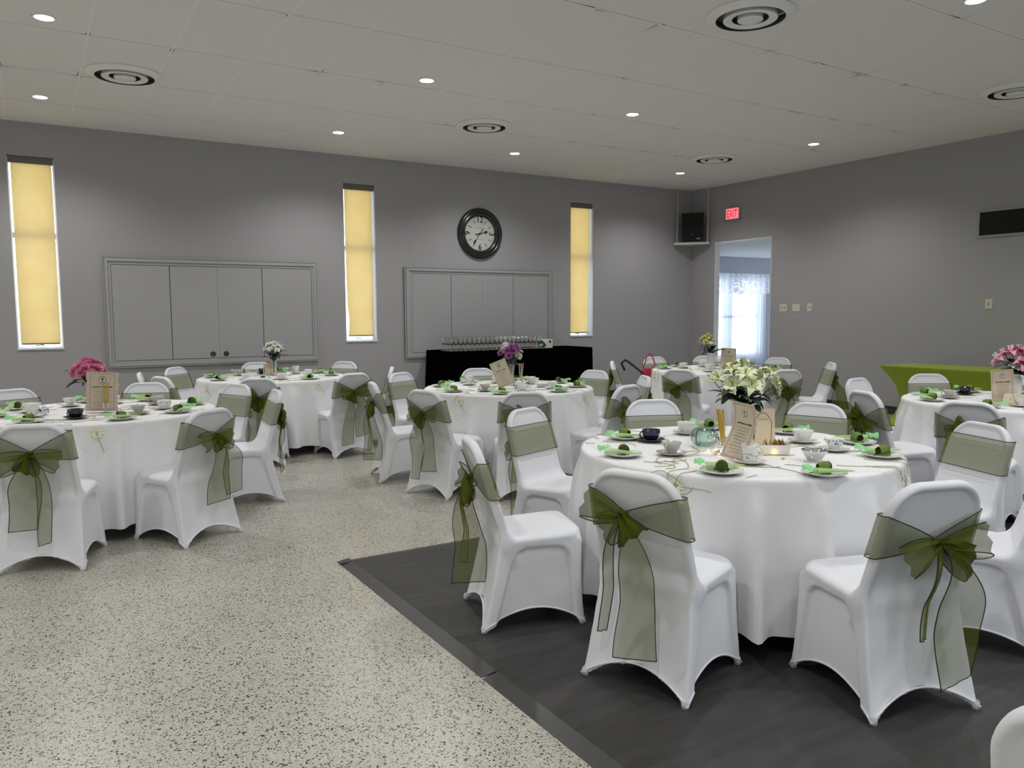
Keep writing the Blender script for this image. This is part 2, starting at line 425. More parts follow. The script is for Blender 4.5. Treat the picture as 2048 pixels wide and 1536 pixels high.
# door lining
mb = MB(); mb.bb(WX - .004, WX + .104, DY_1 - .012, DY_1 - .001, 0, DZ); mb.bb(WX - .004, WX + .104, DY_0 + .001, DY_0 + .012, 0, DZ); mb.bb(WX - .004, WX + .104, DY_0 + .012, DY_1 - .012, DZ - .012, DZ - .001)
struct(mb.build('door_1', M_WHITE, smooth=False))
def baseb(name, x0, x1, y0, y1, axis):
    mb = MB(); mb.bb(x0, x1, y0, y1, 0, .098)
    if axis == 'x': mb.bb(x0, x1, y0 - .008, y1, .100, .112)
    else: mb.bb(x0 - .008, x1, y0, y1, .100, .112)
    struct(mb.build(name, M_BASE, smooth=False))
baseb('baseboard_left', X0, WX, WY - .012, WY, 'x')
baseb('baseboard_right', WX - .012, WX, Y0, DY_0 - .001, 'y')
baseb('baseboard_corner', WX - .012, WX, DY_1 + .001, WY - .013, 'y')

# windows with roller shades
def shade_mat():
    m = bpy.data.materials.new('roller_shade_cloth'); m.use_nodes = True; nt = m.node_tree; nt.nodes.clear()
    o = nt.nodes.new('ShaderNodeOutputMaterial'); mx = nt.nodes.new('ShaderNodeMixShader'); mx.inputs[0].default_value = .5
    di = nt.nodes.new('ShaderNodeBsdfDiffuse'); tl = nt.nodes.new('ShaderNodeBsdfTranslucent')
    di.inputs[0].default_value = (.78, .70, .48, 1)
    tc = nt.nodes.new('ShaderNodeTexCoord'); n = nt.nodes.new('ShaderNodeTexNoise'); n.inputs['Scale'].default_value = 3.5; n.inputs['Detail'].default_value = 5
    r = nt.nodes.new('ShaderNodeValToRGB'); r.color_ramp.elements[0].color = (.50, .30, .085, 1); r.color_ramp.elements[1].color = (.55, .37, .125, 1)
    r.color_ramp.elements[0].position = .3; r.color_ramp.elements[1].position = .7
    nt.links.new(tc.outputs['Object'], n.inputs['Vector']); nt.links.new(n.outputs[0], r.inputs[0]); nt.links.new(r.outputs[0], tl.inputs[0])
    nt.links.new(di.outputs[0], mx.inputs[1]); nt.links.new(tl.outputs[0], mx.inputs[2]); nt.links.new(mx.outputs[0], o.inputs[0])
    return m
M_SHADE = shade_mat(); M_HEAD = mat('shade_head_rail', (.16, .145, .12), .5)
M_WFR = mat('window_frame_white', (.75, .77, .78), .4)
tilt = [(.0, .0), (.018, -.012), (-.014, .004)]
for i, (a, b) in enumerate(WIN):
    w = empty('window_%d' % (i + 1), ((a + b) / 2, WY + .10, WZ0)); struct(w)
    def P(o): o.parent = w; o.matrix_parent_inverse = w.matrix_world.inverted(); o.location = (0, 0, 0); return o
    off = np.array([(a + b) / 2, WY + .10, WZ0])
    def B(mb): mb.v = [q - off for q in mb.v]; return mb
    mb = MB(); y = WY + .14; t = .011
    for x0, x1, z0, z1 in ((a, a + t, WZ0, WZ1), (b - t, b, WZ0, WZ1), (a + t, b - t, WZ0, WZ0 + t), (a + t, b - t, WZ1 - t, WZ1), (a + t, b - t, 2.32, 2.38)):
        mb.bb(x0, x1, y, y + .05, z0, z1)
    fr = B(mb).build('window_frame', M_WFR, w, smooth=False)
    B(MB().bb(a + t, b - t, y + .02, y + .026, WZ0 + t, WZ1 - t)).build('window_pane', thin_glass('window_glass', (1, 1, 1), .03), fr, smooth=False)
    B(MB().bb(a - .004, b + .004, WY - .014, WY + .14, WZ0 - .016, WZ0 + .004)).build('window_sill', M_WFR, w, smooth=False)
    # crank handle on the bottom rail
    B(MB().tube([(a + .34 * (b - a) + .1, y - .004, WZ0 + .02), (a + .34 * (b - a) + .1, y - .03, WZ0 + .035), (a + .34 * (b - a) + .02, y - .035, WZ0 + .03)], .006)).build('crank_handle', M_BLACK, fr)
    # shade
    sh = empty('roller_shade', ((a + b) / 2, WY + .07, WZ1)); 
    tag(sh, ['leftmost tall narrow roller shade glowing yellow with daylight', 'yellow roller shade left of the round clock, bright gap at its lower left', 'yellow roller shade on the tall narrow window right of the round clock'][i], 'window shade', 'roller shades on the tall windows')
    so = np.array([(a + b) / 2, WY + .07, WZ1])
    mb = MB(); mb.bb(a + .006, b - .006, WY + .035, WY + .10, WZ1 - .075, WZ1 - .004); mb.v = [q - so for q in mb.v]
    mb.build('head_rail', M_HEAD, sh, smooth=False)
    G = []
    zb = WZ0 + (.055, .075, .05)[i]
    for s in np.linspace(0, 1, 26):
        row = []
        for uu in np.linspace(0, 1, 11):
            l = a + .030 + tilt[i][0] * s ** 1.5 + (.018 * math.exp(-((s - .9) / .07) ** 2) if i == 1 else 0); r_ = b - .022 + tilt[i][1] * s - (.035 if (i == 2) else 0) * sstep(.3, .6, s)
            row.append((l + (r_ - l) * uu - so[0], WY + .062 + .006 * math.sin(s * 5 + uu * 2) - so[1], (WZ1 - .07) * (1 - s) + zb * s - so[2]))
        G.append(row)
    mb = MB(); mb.grid(G); mb.build('shade_cloth', M_SHADE, sh)
    mb = MB(); mb.bb(a + .035 + tilt[i][0], b - .03 + tilt[i][1] - (.035 if i == 2 else 0), WY + .055, WY + .07, zb - .014, zb + .002); mb.v = [q - so for q in mb.v]; mb.build('bottom_bar', M_HEAD, sh, smooth=False)

# recessed wall cupboards
def cupboard(x0, x1, z0, z1, ix0, ix1, iz0, iz1, divs, knobs, label):
    c = empty('wall_cupboard', ((x0 + x1) / 2, WY, z0)); off = np.array([(x0 + x1) / 2, WY, z0])
    tag(c, label, 'cupboard', 'painted wall cupboards')
    mb = MB(); y = WY
    for (d0, d1, dep) in ((0, 1, .018), (.22, .62, .034), (.0, .14, .03)):
        def lerp(p, q, t): return p + (q - p) * t
        ax0, ax1, az0, az1 = lerp(x0, ix0, d0), lerp(x1, ix1, d0), lerp(z0, iz0, d0), lerp(z1, iz1, d0)
        bx0, bx1, bz0, bz1 = lerp(x0, ix0, d1), lerp(x1, ix1, d1), lerp(z0, iz0, d1), lerp(z1, iz1, d1)
        mb.bb(ax0, bx0, y - dep, y - .0005, az0, az1); mb.bb(bx1, ax1, y - dep, y - .0005, az0, az1)
        mb.bb(bx0, bx1, y - dep, y - .0005, az0, bz0); mb.bb(bx0, bx1, y - dep, y - .0005, bz1, az1)
    mb.bb(ix0, ix1, y - .003, y - .0005, iz0, iz1, 1)
    mb.v = [q - off for q in mb.v]; mb.build('frame', [M_CAB, M_DARK], c, smooth=False)
    e = [ix0] + divs + [ix1]
    for i in range(4):
        g = .0035 if i in (1, 2) else .0045
        mb = MB(); a, b = e[i] + g, e[i + 1] - g
        mid = .0012
        if i == 1: b = e[i + 1] - mid
        if i == 2: a = e[i + 1 - 1] + mid
        mb.bb(a, b, y - .016, y - .0035, iz0 + .006, iz1 - .006); mb.v = [q - off for q in mb.v]
        d = mb.build('door', M_CAB, c, smooth=False)
        if knobs and i in (1, 2):
            kx = 1.971 if i == 1 else 2.131
            mb = MB(); mb.lathe([(0, .004), (.010, .005), (.013, .002), (.016, .0035), (.019, .001), (.026, .001), (.029, .006), (.033, .005), (.034, 0)], 28)
            v = mb.arr(); v = np.stack([v[:, 0], -v[:, 2], v[:, 1]], 1) + np.array([kx, y - .016, .936]) - off; mb.v = [v]
            mb.build('recessed_pull', [mat('knob_bronze', (.09, .085, .08), .35, metal=.6)], d)
cupboard(.763, 3.337, .802, 2.134, .848, 3.265, .881, 2.04, [1.496, 2.052, 2.612], True, 'wide grey four-door wall cupboard with two round pulls, left of the clock')
cupboard(4.62, 7.182, .785, 2.108, 4.743, 7.108, .865, 2.022, [5.377, 5.914, 6.459], False, 'grey four-door wall cupboard right under the round clock')

# round wall clock
ck = empty('wall_clock', (5.876, WY, 2.635)); tag(ck, 'large round wall clock with black rim, white face showing 2:36', 'clock')
def onwall(mb):
    v = mb.arr(); mb.v = [np.stack([v[:, 0], -v[:, 2], v[:, 1]], 1)]; return mb
mb = MB(); mb.lathe([(.378, 0), (.382, .02), (.372, .045), (.345, .058), (.328, .05), (.320, .04), (.308, .045), (.292, .050), (.280, .044), (.270, .034), (.262, .030), (.255, .012)], 72)
onwall(mb).build('rim', mat('clock_rim', (.012, .012, .012), .22, spec=.7), ck, auto=60)
mb = MB(); mb.disc((0, 0, .011), .257, 64)
face = onwall(mb).build('dial', mat('clock_dial', (.60, .61, .56), .5, var=(14, (.52, .53, .48))), ck)
mb = MB()
for s, an, rr, ro in (('12', 90, .205, 0), ('3', 0, .205, -90), ('6', 270, .205, 0), ('9', 180, .205, 90)):
    v, f = text_geo(s, .13); a = R(ro); M2 = np.array([[math.cos(a), -math.sin(a)], [math.sin(a), math.cos(a)]])
    p = (v[:, :2] * np.array([.9, 1.0])) @ M2.T + np.array([rr * math.cos(R(an)), rr * math.sin(R(an))])
    mb.add(np.c_[p, np.full(len(p), .013)], f)
for h in range(60):
    a = R(h * 6)
    if h % 5 == 0 and (h // 5) % 3 != 0:
        c_, s_ = math.cos(a), math.sin(a); M3 = [[c_, -s_, 0], [s_, c_, 0], [0, 0, 1]]
        mb.box((.195 * c_, .195 * s_, .013), (.030, .0045, .0004), 0, M3)
    elif h % 5:
        c_, s_ = math.cos(a), math.sin(a); M3 = [[c_, -s_, 0], [s_, c_, 0], [0, 0, 1]]
        mb.box((.244 * c_, .244 * s_, .013), (.004, .0012, .0004), 0, M3)
for zz, ww in ((.085, .06), (-.085, .04)):      # two faint unreadable lines of lettering
    for q in range(7): mb.box((-ww + q * ww / 3, zz, .0125), (ww / 8, .004 if q % 3 else .006, .0003), 1)
onwall(mb).build('numerals', [M_BLK, mat('dial_grey_print', (.34, .34, .31), .6)], ck, smooth=False)
def hand(ang, L_, w, back):
    mb = MB(); a = R(90 - ang); c_, s_ = math.cos(a), math.sin(a); M3 = np.array([[c_, -s_, 0], [s_, c_, 0], [0, 0, 1]])
    V = [(-back, -w * .5, .018), (-back, w * .5, .018), (L_ * .55, w * .45, .018), (L_ * .68, w * 1.8, .018), (L_, 0, .018), (L_ * .68, -w * 1.8, .018), (L_ * .55, -w * .45, .018)]
    mb.add(V, [(0, 6, 5, 4, 3, 2, 1)[::-1]])
    n = 12; mb.add([(-back + .011 * math.cos(2 * PI * k / n), .011 * math.sin(2 * PI * k / n), .0185) for k in range(n)], [tuple(range(n))])
    mb.v = [mb.arr() @ M3.T]; return mb
onwall(hand(76, .145, .013, .07)).build('hour_hand', M_BLK, ck, smooth=False)
onwall(hand(216, .21, .010, .075)).build('minute_hand', M_BLK, ck, smooth=False)
mb = MB(); mb.lathe([(0, .026), (.012, .024), (.014, .012)], 16); onwall(mb).build('hand_cap', M_BLK, ck)

# switch plates on the right wall
def onright(mb, y, z, d=0):
    """local x->along wall (towards camera = +), local y->up, local z->out from wall"""
    v = mb.arr(); mb.v = [np.stack([WX - d - v[:, 2], y - v[:, 0], z + v[:, 1]], 1)]; return mb
def plate(y0, y1, z0, z1, what, label):
    yc, zc = (y0 + y1) / 2, (z0 + z1) / 2; o = empty('switch_plate', (WX, yc, zc)); tag(o, label, 'switch plate', 'ivory plates on the right wall')
    off = np.array([WX, yc, zc]); w, h = abs(y1 - y0) / 2, abs(z1 - z0) / 2
    mb = MB(); mb.box((0, 0, .003), (w, h, .003)); onright(mb, yc, zc); mb.v = [q - off for q in mb.v]; mb.build('cover_plate', M_IVORY, o, smooth=False)
    for dx in what:
        mb = MB(); mb.box((dx, 0, .0068), (.006, .013, .0006), 1); mb.box((dx, .004, .012), (.0045, .006, .006), 0)
        onright(mb, yc, zc); mb.v = [q - off for q in mb.v]; mb.build('toggle', [mat('ivory_toggle', (.5, .48, .36), .4), mat('toggle_slot', (.08, .07, .05), .6)], o, smooth=False)
plate(8.524, 8.387, 1.441, 1.56, (-.028, .028), 'ivory double switch plate nearest the doorway on the right wall')
plate(8.282, 8.14, 1.441, 1.558, (), 'blank square ivory plate between two switch plates right of the doorway')
plate(8.002, 7.92, 1.445, 1.562, (0,), 'narrow ivory single switch plate, third from the doorway')
plate(5.35, 5.262, 1.465, 1.587, (0,), 'lone ivory switch plate below the long wall vent')
# return vent on right wall
v = empty('wall_vent', (WX, 4.78, 2.52)); tag(v, 'long black vent grille with grey frame high on the right wall', 'vent')
def W(mb): mb.v = [q - np.array([WX, 4.78, 2.52]) for q in mb.v]; return mb
mb = MB(); y0, y1, z0, z1 = 4.10, 5.46, 2.378, 2.664
for a in ((y0 - .03, y1 + .03, z0 - .03, z0), (y0 - .03, y1 + .03, z1, z1 + .03), (y0 - .03, y0, z0, z1), (y1, y1 + .03, z0, z1)): mb.bb(WX - .02, WX - .0005, a[0], a[1], a[2], a[3])
W(mb).build('frame', mat('vent_frame', (.33, .325, .31), .45), v, smooth=False)
W(MB().bb(WX - .004, WX - .001, y0, y1, z0, z1)).build('backing', M_BLACK, v, smooth=False)
mb = MB()
for q in range(14):
    zc = z0 + .012 + q * (z1 - z0 - .02) / 13; mb.box((WX - .010, (y0 + y1) / 2, zc), (.007, (y1 - y0) / 2 - .002, .001), 0, [[.8, 0, -.6], [0, 1, 0], [.6, 0, .8]])
W(mb).build('louvers', mat('vent_louver', (.012, .012, .012), .6), v, smooth=False)
# exit sign
ex = empty('exit_sign', (WX, 9.53, 3.09)); tag(ex, 'lit red EXIT sign on the grey wall above the doorway', 'exit sign')
def W2(mb): mb.v = [q - np.array([WX, 9.53, 3.09]) for q in mb.v]; return mb
mb = MB(); mb.box((0, 0, .022), (.155, .102, .0215)); W2(onright(mb, 9.53, 3.09)).build('housing', mat('sign_housing', (.42, .38, .33), .5), ex, smooth=False)
mb = MB(); mb.box((0, 0, .0445), (.137, .086, .0012)); W2(onright(mb, 9.53, 3.09)).build('face', mat('sign_face', (.9, .3, .35), .5, emit=(1, .16, .20), estr=1.2), ex, smooth=False)
v_, f_ = text_geo('EXIT', .17); v_ = v_ - (v_.max(0) + v_.min(0)) / 2; v_ = v_ * np.array([.225 / np.ptp(v_[:, 0]), .128 / np.ptp(v_[:, 1]), 1])
mb = MB(); mb.add(v_ + np.array([0, 0, .0468]), f_); W2(onright(mb, 9.53, 3.09)).build('letters', mat('sign_letters', (.5, 0, .02), .5, emit=(.75, .0, .02), estr=.7), ex, smooth=False)

# corner speaker on its hanging shelf
FL, FR = np.array([9.79, 10.42]), np.array([10.13, 10.02])
sd = (FR - FL) / np.linalg.norm(FR - FL); back = np.array([-sd[1], sd[0]]);
if back @ (np.array([WX, WY]) - FL) < 0: back = -back
sh = empty('hanging_shelf', (FL[0], FL[1], 2.64)); tag(sh, 'small white shelf hung from two rods in the room corner', 'shelf')
def offs(mb, p): mb.v = [q - np.array(p) for q in mb.v]; return mb
p = [FL - sd * .05, FR + sd * .03, np.array([WX - .004, 10.06]), np.array([WX - .004, WY - .004]), np.array([9.86, WY - .004])]
mb = MB(); n = len(p); mb.add([(*q, 2.62) for q in p] + [(*q, 2.655) for q in p], [tuple(range(n))[::-1], tuple(range(n, 2 * n))] + [(i, (i + 1) % n, n + (i + 1) % n, n + i) for i in range(n)])
offs(mb, (FL[0], FL[1], 2.64)).build('board', mat('shelf_white', (.6, .6, .58), .5), sh, smooth=False)
for q in (FL + back * .015, FR + back * .015):
    offs(MB().tube([(*q, 2.65), (*q, CEIL - .001)], .011, 10), (FL[0], FL[1], 2.64)).build('hanging_rod', mat('rod_grey', (.42, .42, .40), .4), sh)
mid = (FL + FR) / 2 + back * .03
sp = empty('loudspeaker', (mid[0], mid[1], 2.655)); tag(sp, 'black loudspeaker standing on the hanging corner shelf', 'speaker')
mb = MB(); q = [mid - sd * .19, mid + sd * .19, mid + sd * .08 + back * .17, mid - sd * .08 + back * .17]
mb.add([(*a, 2.656) for a in q] + [(*a, 3.17) for a in q], [(0, 1, 2, 3)[::-1], (4, 5, 6, 7)] + [(i, (i + 1) % 4, 4 + (i + 1) % 4, 4 + i) for i in range(4)])
offs(mb, (mid[0], mid[1], 2.655)).build('cabinet', M_BLACK, sp, smooth=False)
mb = MB(); g = mid - back * .006; mb.box((g[0], g[1], 2.91), (.178, .004, .235), 0, np.array([[sd[0], back[0], 0], [sd[1], back[1], 0], [0, 0, 1]]))
offs(mb, (mid[0], mid[1], 2.655)).build('grille', mat('grille_black', (.004, .004, .004), .8), sp, smooth=False)
mb = MB(); g = mid - back * .012 + sd * .10
for i, dx in enumerate((-.022, -.006, .012, .026)): mb.box((g[0] + sd[0] * dx, g[1] + sd[1] * dx, 2.718), (.006, .001, .009), 0, np.array([[sd[0], back[0], 0], [sd[1], back[1], 0], [0, 0, 1]]))
g = mid - back * .012; mb.box((g[0], g[1], 2.79), (.006, .001, .006), 0, np.array([[sd[0], back[0], 0], [sd[1], back[1], 0], [0, 0, 1]]))
offs(mb, (mid[0], mid[1], 2.655)).build('badge', mat('badge_silver', (.5, .5, .5), .4), sp, smooth=False)

# recessed downlights
M_LAMP = mat('lamp_lens', (1, 1, 1), .4, emit=(1, .97, .92), estr=22)
M_CAN = mat('lamp_trim', (.78, .78, .76), .4)
tr_me = MB().lathe([(.062, -.001), (.064, -.006), (.082, -.006), (.088, -.0005)], 32).mesh('trim_ring', [M_CAN])
ln_me = MB().disc((0, 0, -.0035), .063, 32).mesh('lens', [M_LAMP])
LX = [(-5.3), (-2.8), .2, 3.257, 5.73, 8.757]
LY = [9.27, 6.82, 3.16, .7, -1.9]
names_x = {.2: 'left end', 3.257: 'second from left', 5.73: 'third from left', 8.757: 'right end'}
for iy, y in enumerate(LY):
    for x in LX:
        seen = (x >= 0 and y > 6) or (x == 5.73 and y == 3.16)
        o = empty('ceiling_light', (x, y, CEIL))
        if seen:
            lab = ('round recessed ceiling light at the top edge of the photo, nearest the camera' if y == 3.16 else
                   'round recessed ceiling light, %s of the row %s the clock wall' % (names_x[x], 'beside' if iy == 0 else 'off'))
        else: lab = 'recessed ceiling light out of view, %s, %s' % ({9.27: 'clock-wall row', 6.82: 'second row', 3.16: 'row above view', .7: 'camera row', -1.9: 'row behind the camera'}[y], {-5.3: 'far left', -2.8: 'left', .2: 'left of middle', 3.257: 'middle', 5.73: 'right of middle', 8.757: 'right'}[x])
        tag(o, lab, 'ceiling light', 'recessed ceiling lights')
        mesh_obj('trim_ring', tr_me, o); mesh_obj('lens', ln_me, o)
        ld = bpy.data.lights.new('downlight', 'SPOT'); ld.energy = SPOT_W; ld.color = SPOT_COL; ld.spot_size = R(142); ld.spot_blend = .72; ld.shadow_soft_size = .06
        l = bpy.data.objects.new('lamp', ld); COL.objects.link(l); l.parent = o; l.location = (0, 0, -.02)

# round ceiling diffusers
M_DIFF = mat('diffuser_white', (.84, .83, .80), .45)
VL = {(.84, 8.02): 'round white ceiling diffuser between the two leftmost lights', (4.585, 4.15): 'round ceiling diffuser at the top edge of the photo, the nearest one', (4.58, 8.08): 'round ceiling diffuser above the clock', (8.32, 8.13): 'round ceiling diffuser near the corner with the speaker', (8.36, 4.17): 'round ceiling diffuser at the right edge of the photo'}
for (x, y), lab in VL.items():
    o = empty('ceiling_diffuser', (x, y, CEIL)); tag(o, lab, 'air vent', 'round ceiling diffusers')
    mb = MB(); mb.lathe([(.318, -.0005), (.320, -.010), (.312, -.014), (.255, -.030), (.246, -.034)], 64, 0); mb.lathe([(.246, -.034), (.238, -.022), (.236, -.0008)], 64, 1); mb.build('outer_ring', [M_DIFF, M_BLACK], o)  # inner lip coloured black to read as the dark duct wall
    mb = MB(); mb.disc((0, 0, -.0012), .236, 48); mb.build('duct_shade_disc', M_BLACK, o)  # black disc instead of a hole, painting the dark inside the duct
    mb = MB(); mb.lathe([(.188, -.002), (.191, -.030), (.192, -.036), (.186, -.040), (.138, -.034), (.130, -.030)], 64, 0); mb.lathe([(.130, -.030), (.122, -.018), (.120, -.003)], 64, 1); mb.build('middle_cone', [M_DIFF, M_BLACK], o)
    mb = MB(); mb.lathe([(.088, -.002), (.090, -.034), (.091, -.040), (.084, -.045), (.0, -.047)], 48); mb.build('centre_cap', M_DIFF, o)

# ================================================================= ROOM BEYOND THE DOORWAY
RY, RZ = 12.6, 2.665
RX0, RX1 = WX + .10, 16.5
struct(MB().bb(RX0, RX1, 6.5, RY, -.1, 0).build('floor_next_room', mat('next_floor', (.35, .33, .30), .4), smooth=False))
struct(MB().bb(RX0, RX1, 6.5, RY, RZ, RZ + .1).build('ceiling_next_room', mat('next_ceiling', (.78, .78, .78), .8), smooth=False))
struct(MB().bb(RX0, RX1, 6.3, 6.5, -.1, RZ + .1).build('wall_next_room_near', M_WALLIN, smooth=False))
mb = MB(); mb.bb(RX1, RX1 + .2, 6.3, RY + .2, -.1, .5); mb.bb(RX1, RX1 + .2, 6.3, RY + .2, 2.35, RZ + .1)
for a, b_ in ((6.3, 7.2), (9.0, 9.8), (11.6, RY + .2)): mb.bb(RX1, RX1 + .2, a, b_, .5, 2.35)
struct(mb.build('wall_next_room_side', M_WALLIN, smooth=False))
for n_, (a, b_) in enumerate(((7.2, 9.0), (9.8, 11.6))):  # two unseen windows, added to let more daylight into this room
    mb = MB()
    for q in ((a, a + .05, .5, 2.35), (b_ - .05, b_, .5, 2.35), (a, b_, .5, .55), (a, b_, 2.3, 2.35), (a, b_, 1.4, 1.44)): mb.bb(RX1 + .1, RX1 + .14, *q)
    struct(mb.build('window_%d' % (5 + n_), mat('window_frame_white', (.75, .77, .78), .4), smooth=False))
wa, wb, wz0, wz1 = 12.35, 14.5, .42, 2.2
mb = MB(); mb.bb(RX0 - .14, wa, RY, RY + .2, -.1, RZ + .1); mb.bb(wb, RX1 + .2, RY, RY + .2, -.1, RZ + .1); mb.bb(wa, wb, RY, RY + .2, -.1, wz0); mb.bb(wa, wb, RY, RY + .2, wz1, RZ + .1)
mb.bb(RX0 - .14, RX0, WY + WT, RY + .2, -.1, RZ + .1)
struct(mb.build('wall_next_room_window', M_WALLIN, smooth=False))
w4 = empty('window_4', ((wa + wb) / 2, RY + .1, wz0)); struct(w4); off = ((wa + wb) / 2, RY + .1, wz0)
mb = MB(); t = .05
for a in ((wa, wa + t, wz0, wz1), (wb - t, wb, wz0, wz1), (wa, wb, wz0, wz0 + t), (wa, wb, wz1 - t, wz1), (13.36, 13.66, wz0, wz1), (wa, wb, 1.30, 1.35)): mb.bb(a[0], a[1], RY + .1, RY + .16, a[2], a[3])
offs(mb, off).build('window_frame', M_WFR, w4, smooth=False)
def curtain(x0, x1, z0, z1, yb, amp, waves, m, name, label, wob=0.):
    G = []
    for s in np.linspace(0, 1, 14):
        row = []
        for uu in np.linspace(0, 1, 90):
            xx = x0 + (x1 - x0) * uu + wob * s * math.sin(7 * uu)
            row.append((xx, yb + amp * (.5 + .5 * s) * math.sin(waves * 2 * PI * uu + 1.3 * math.sin(9 * uu)), z1 + (z0 - z1) * s + (.02 * math.sin(waves * 2 * PI * uu / 2) if z1 - z0 < 1 else 0) * s))
        G.append(row)
    mb = MB(); mb.grid(G); o = mb.build(name, m); tag(o, label, 'curtain'); return o
M_SHEER = sheer('sheer_curtain', (.86, .90, .95), .55); M_LACE = sheer('lace', (.82, .82, .86), .85, weave=22)
curtain(12.3, 13.50, .03, 2.22, RY - .08, .02, 14, M_SHEER, 'sheer_curtain', 'left white sheer curtain panel seen through the doorway')
curtain(13.52, 14.56, .03, 2.22, RY - .08, .02, 12, M_SHEER, 'sheer_curtain', 'right white sheer curtain panel seen through the doorway')
curtain(12.3, 14.58, 1.84, 2.29, RY - .16, .022, 13, M_LACE, 'lace_valance', 'white lace valance above the sheer curtains in the next room')
cr = empty('curtain_rod', (13.4, RY - .12, 2.27)); tag(cr, 'thin dark curtain rod over the next room window', 'curtain rod')
offs(MB().tube([(12.2, RY - .12, 2.27), (14.64, RY - .12, 2.27)], .01, 8), (13.4, RY - .12, 2.27)).build('rod', M_BLACK, cr)
mb = MB(); mb.lathe([(0, -.02), (.022, -.012), (.026, 0), (.022, .012), (0, .02)], 12, c=(14.66, RY - .12, 2.27)); offs(mb, (13.4, RY - .12, 2.27)).build('finial', M_BLACK, cr)
mb = MB(); mb.tube([(14.6, RY - .12, 2.27), (14.6, RY, 2.27)], .008, 6); mb.tube([(12.25, RY - .12, 2.27), (12.25, RY, 2.27)], .008, 6); offs(mb, (13.4, RY - .12, 2.27)).build('bracket', M_BLACK, cr)

exec_after = []
# ================================================================= CHAIRS
def chair_sdf(X, Y, Z):
    # back slab, leaning
    P0 = (0, .125, .43); e = np.array([-.290, .957]); nrm = np.array([.957, .290])
    s = (Y - P0[1]) * e[0] + (Z - P0[2]) * e[1]; t = (Y - P0[1]) * nrm[0] + (Z - P0[2]) * nrm[1]
    Ls = .458
    hw = .208 - .022 * np.clip(s / Ls, 0, 1)
    xs = X * .2 / hw
    d2 = rrect(xs, s - (Ls - .32), .2, .32, .125)
    half = .021 - .012 * sstep(.014, .034, -d2)
    back = smax(d2, np.abs(t) - half, .016)
    # seat
    zc = .418 + .02 * (Y - .11) / .38
    d2s = rrect(X, Y - .295, .207, .195, .075)
    seat = smax(d2s, np.abs(Z - zc) - .026 + .010 * (X / .2) ** 4, .03)
    # skirt, stretched between the four feet
    u = np.clip(Z / .43, 0, 1)
    yr = .100 * u ** .85 - .002; yf = .492 - .008 * u + .01 * np.sin(PI * u) * -1
    hwk = .232 - .030 * u ** .8
    side = np.abs(X) - hwk; rear = yr - Y; front = Y - yf
    yl = .055 + .115 * u; yh = .462 - .045 * u
    m = smin(smin(Y - yl, yh - Y, .05), .395 - Z, .07)
    side = side + .019 * sstep(-.001, .012, m)
    xr = np.abs(X) / hwk
    rear = rear + .020 * (1 - xr ** 2) * np.sin(PI * u ** .8) + .004 * np.sin(X * 42 + 5 * u) * (1 - u) * (1 - xr ** 2)
    mf = smin(hwk - .035 - np.abs(X), .39 - Z, .06); front = front + .014 * sstep(0, .02, mf)
    sk = smax(smax(side, rear, .014), front, .014)
    sk = smax(sk, Z - .425, .02)
    ty = np.clip((Y - yr) / (yf - yr), 0, 1)
    hem = .085 * np.sin(PI * ty) ** .75 + .085 * np.sin(PI * np.clip((X + hwk) / (2 * hwk), 0, 1)) ** .75
    sk = smax(sk, (hem - Z) * .8, .008)
    d = smin(back, seat, .055)
    return smin(d, sk, .022)
V, F = surface_nets(chair_sdf, (-.27, -.06, -.012), (.27, .53, .90), .0068)
# light smoothing of the stretched cloth
def relax(V, F, it=3, lam=.5):
    E = np.concatenate([F[:, [0, 1]], F[:, [1, 2]], F[:, [2, 3]], F[:, [3, 0]]]); E = np.concatenate([E, E[:, ::-1]])
    n = len(V); cnt = np.bincount(E[:, 0], minlength=n)[:, None]
    for k in range(it):
        for l in (lam, -lam * 1.03):
            A = np.zeros_like(V)
            for a in range(3): A[:, a] = np.bincount(E[:, 0], weights=V[E[:, 1], a], minlength=n)
            V = V + l * (A / cnt - V)
    return V
V = relax(V, F, 4); V[:, 2] -= V[:, 2].min()
cb = MB(); cb.add(V, F.tolist())
# double seam of the elastic hem and the foot pockets
def hem_path(side):
    P = []
    for q in np.linspace(0, 1, 21):
        z = .085 * math.sin(PI * q) ** .75 + .007; u = z / .43; hk = .232 - .030 * u ** .8
        if side in ('l', 'r'):
            yr = .100 * u ** .85 - .002; y = yr + .004 + (.484 - yr) * q
            m = min(y - (.055 + .115 * u), (.462 - .045 * u) - y); x = (hk - .019 * float(sstep(-.001, .012, m)) - .001) * (1 if side == 'r' else -1)
        else:
            x = -hk + .004 + (2 * hk - .008) * q; xr = abs(x) / hk
            y = (.100 * u ** .85 + .001 + .020 * (1 - xr ** 2) * math.sin(PI * u ** .8)) if side == 'b' else .489 - .008 * u - .014 * float(sstep(0, .02, hk - .035 - abs(x)))
        P.append((x, y, z))
    return P
for s_ in 'lrbf': cb.tube(hem_path(s_), .0045, 6)
CH_ME = cb.mesh('chair_cover', [M_SPANDEX], smooth=True)
FOOT_ME = MB().lathe([(0, 0), (.013, 0), (.014, .02), (.012, .03)], 12).mesh('foot', [M_SPANDEX])

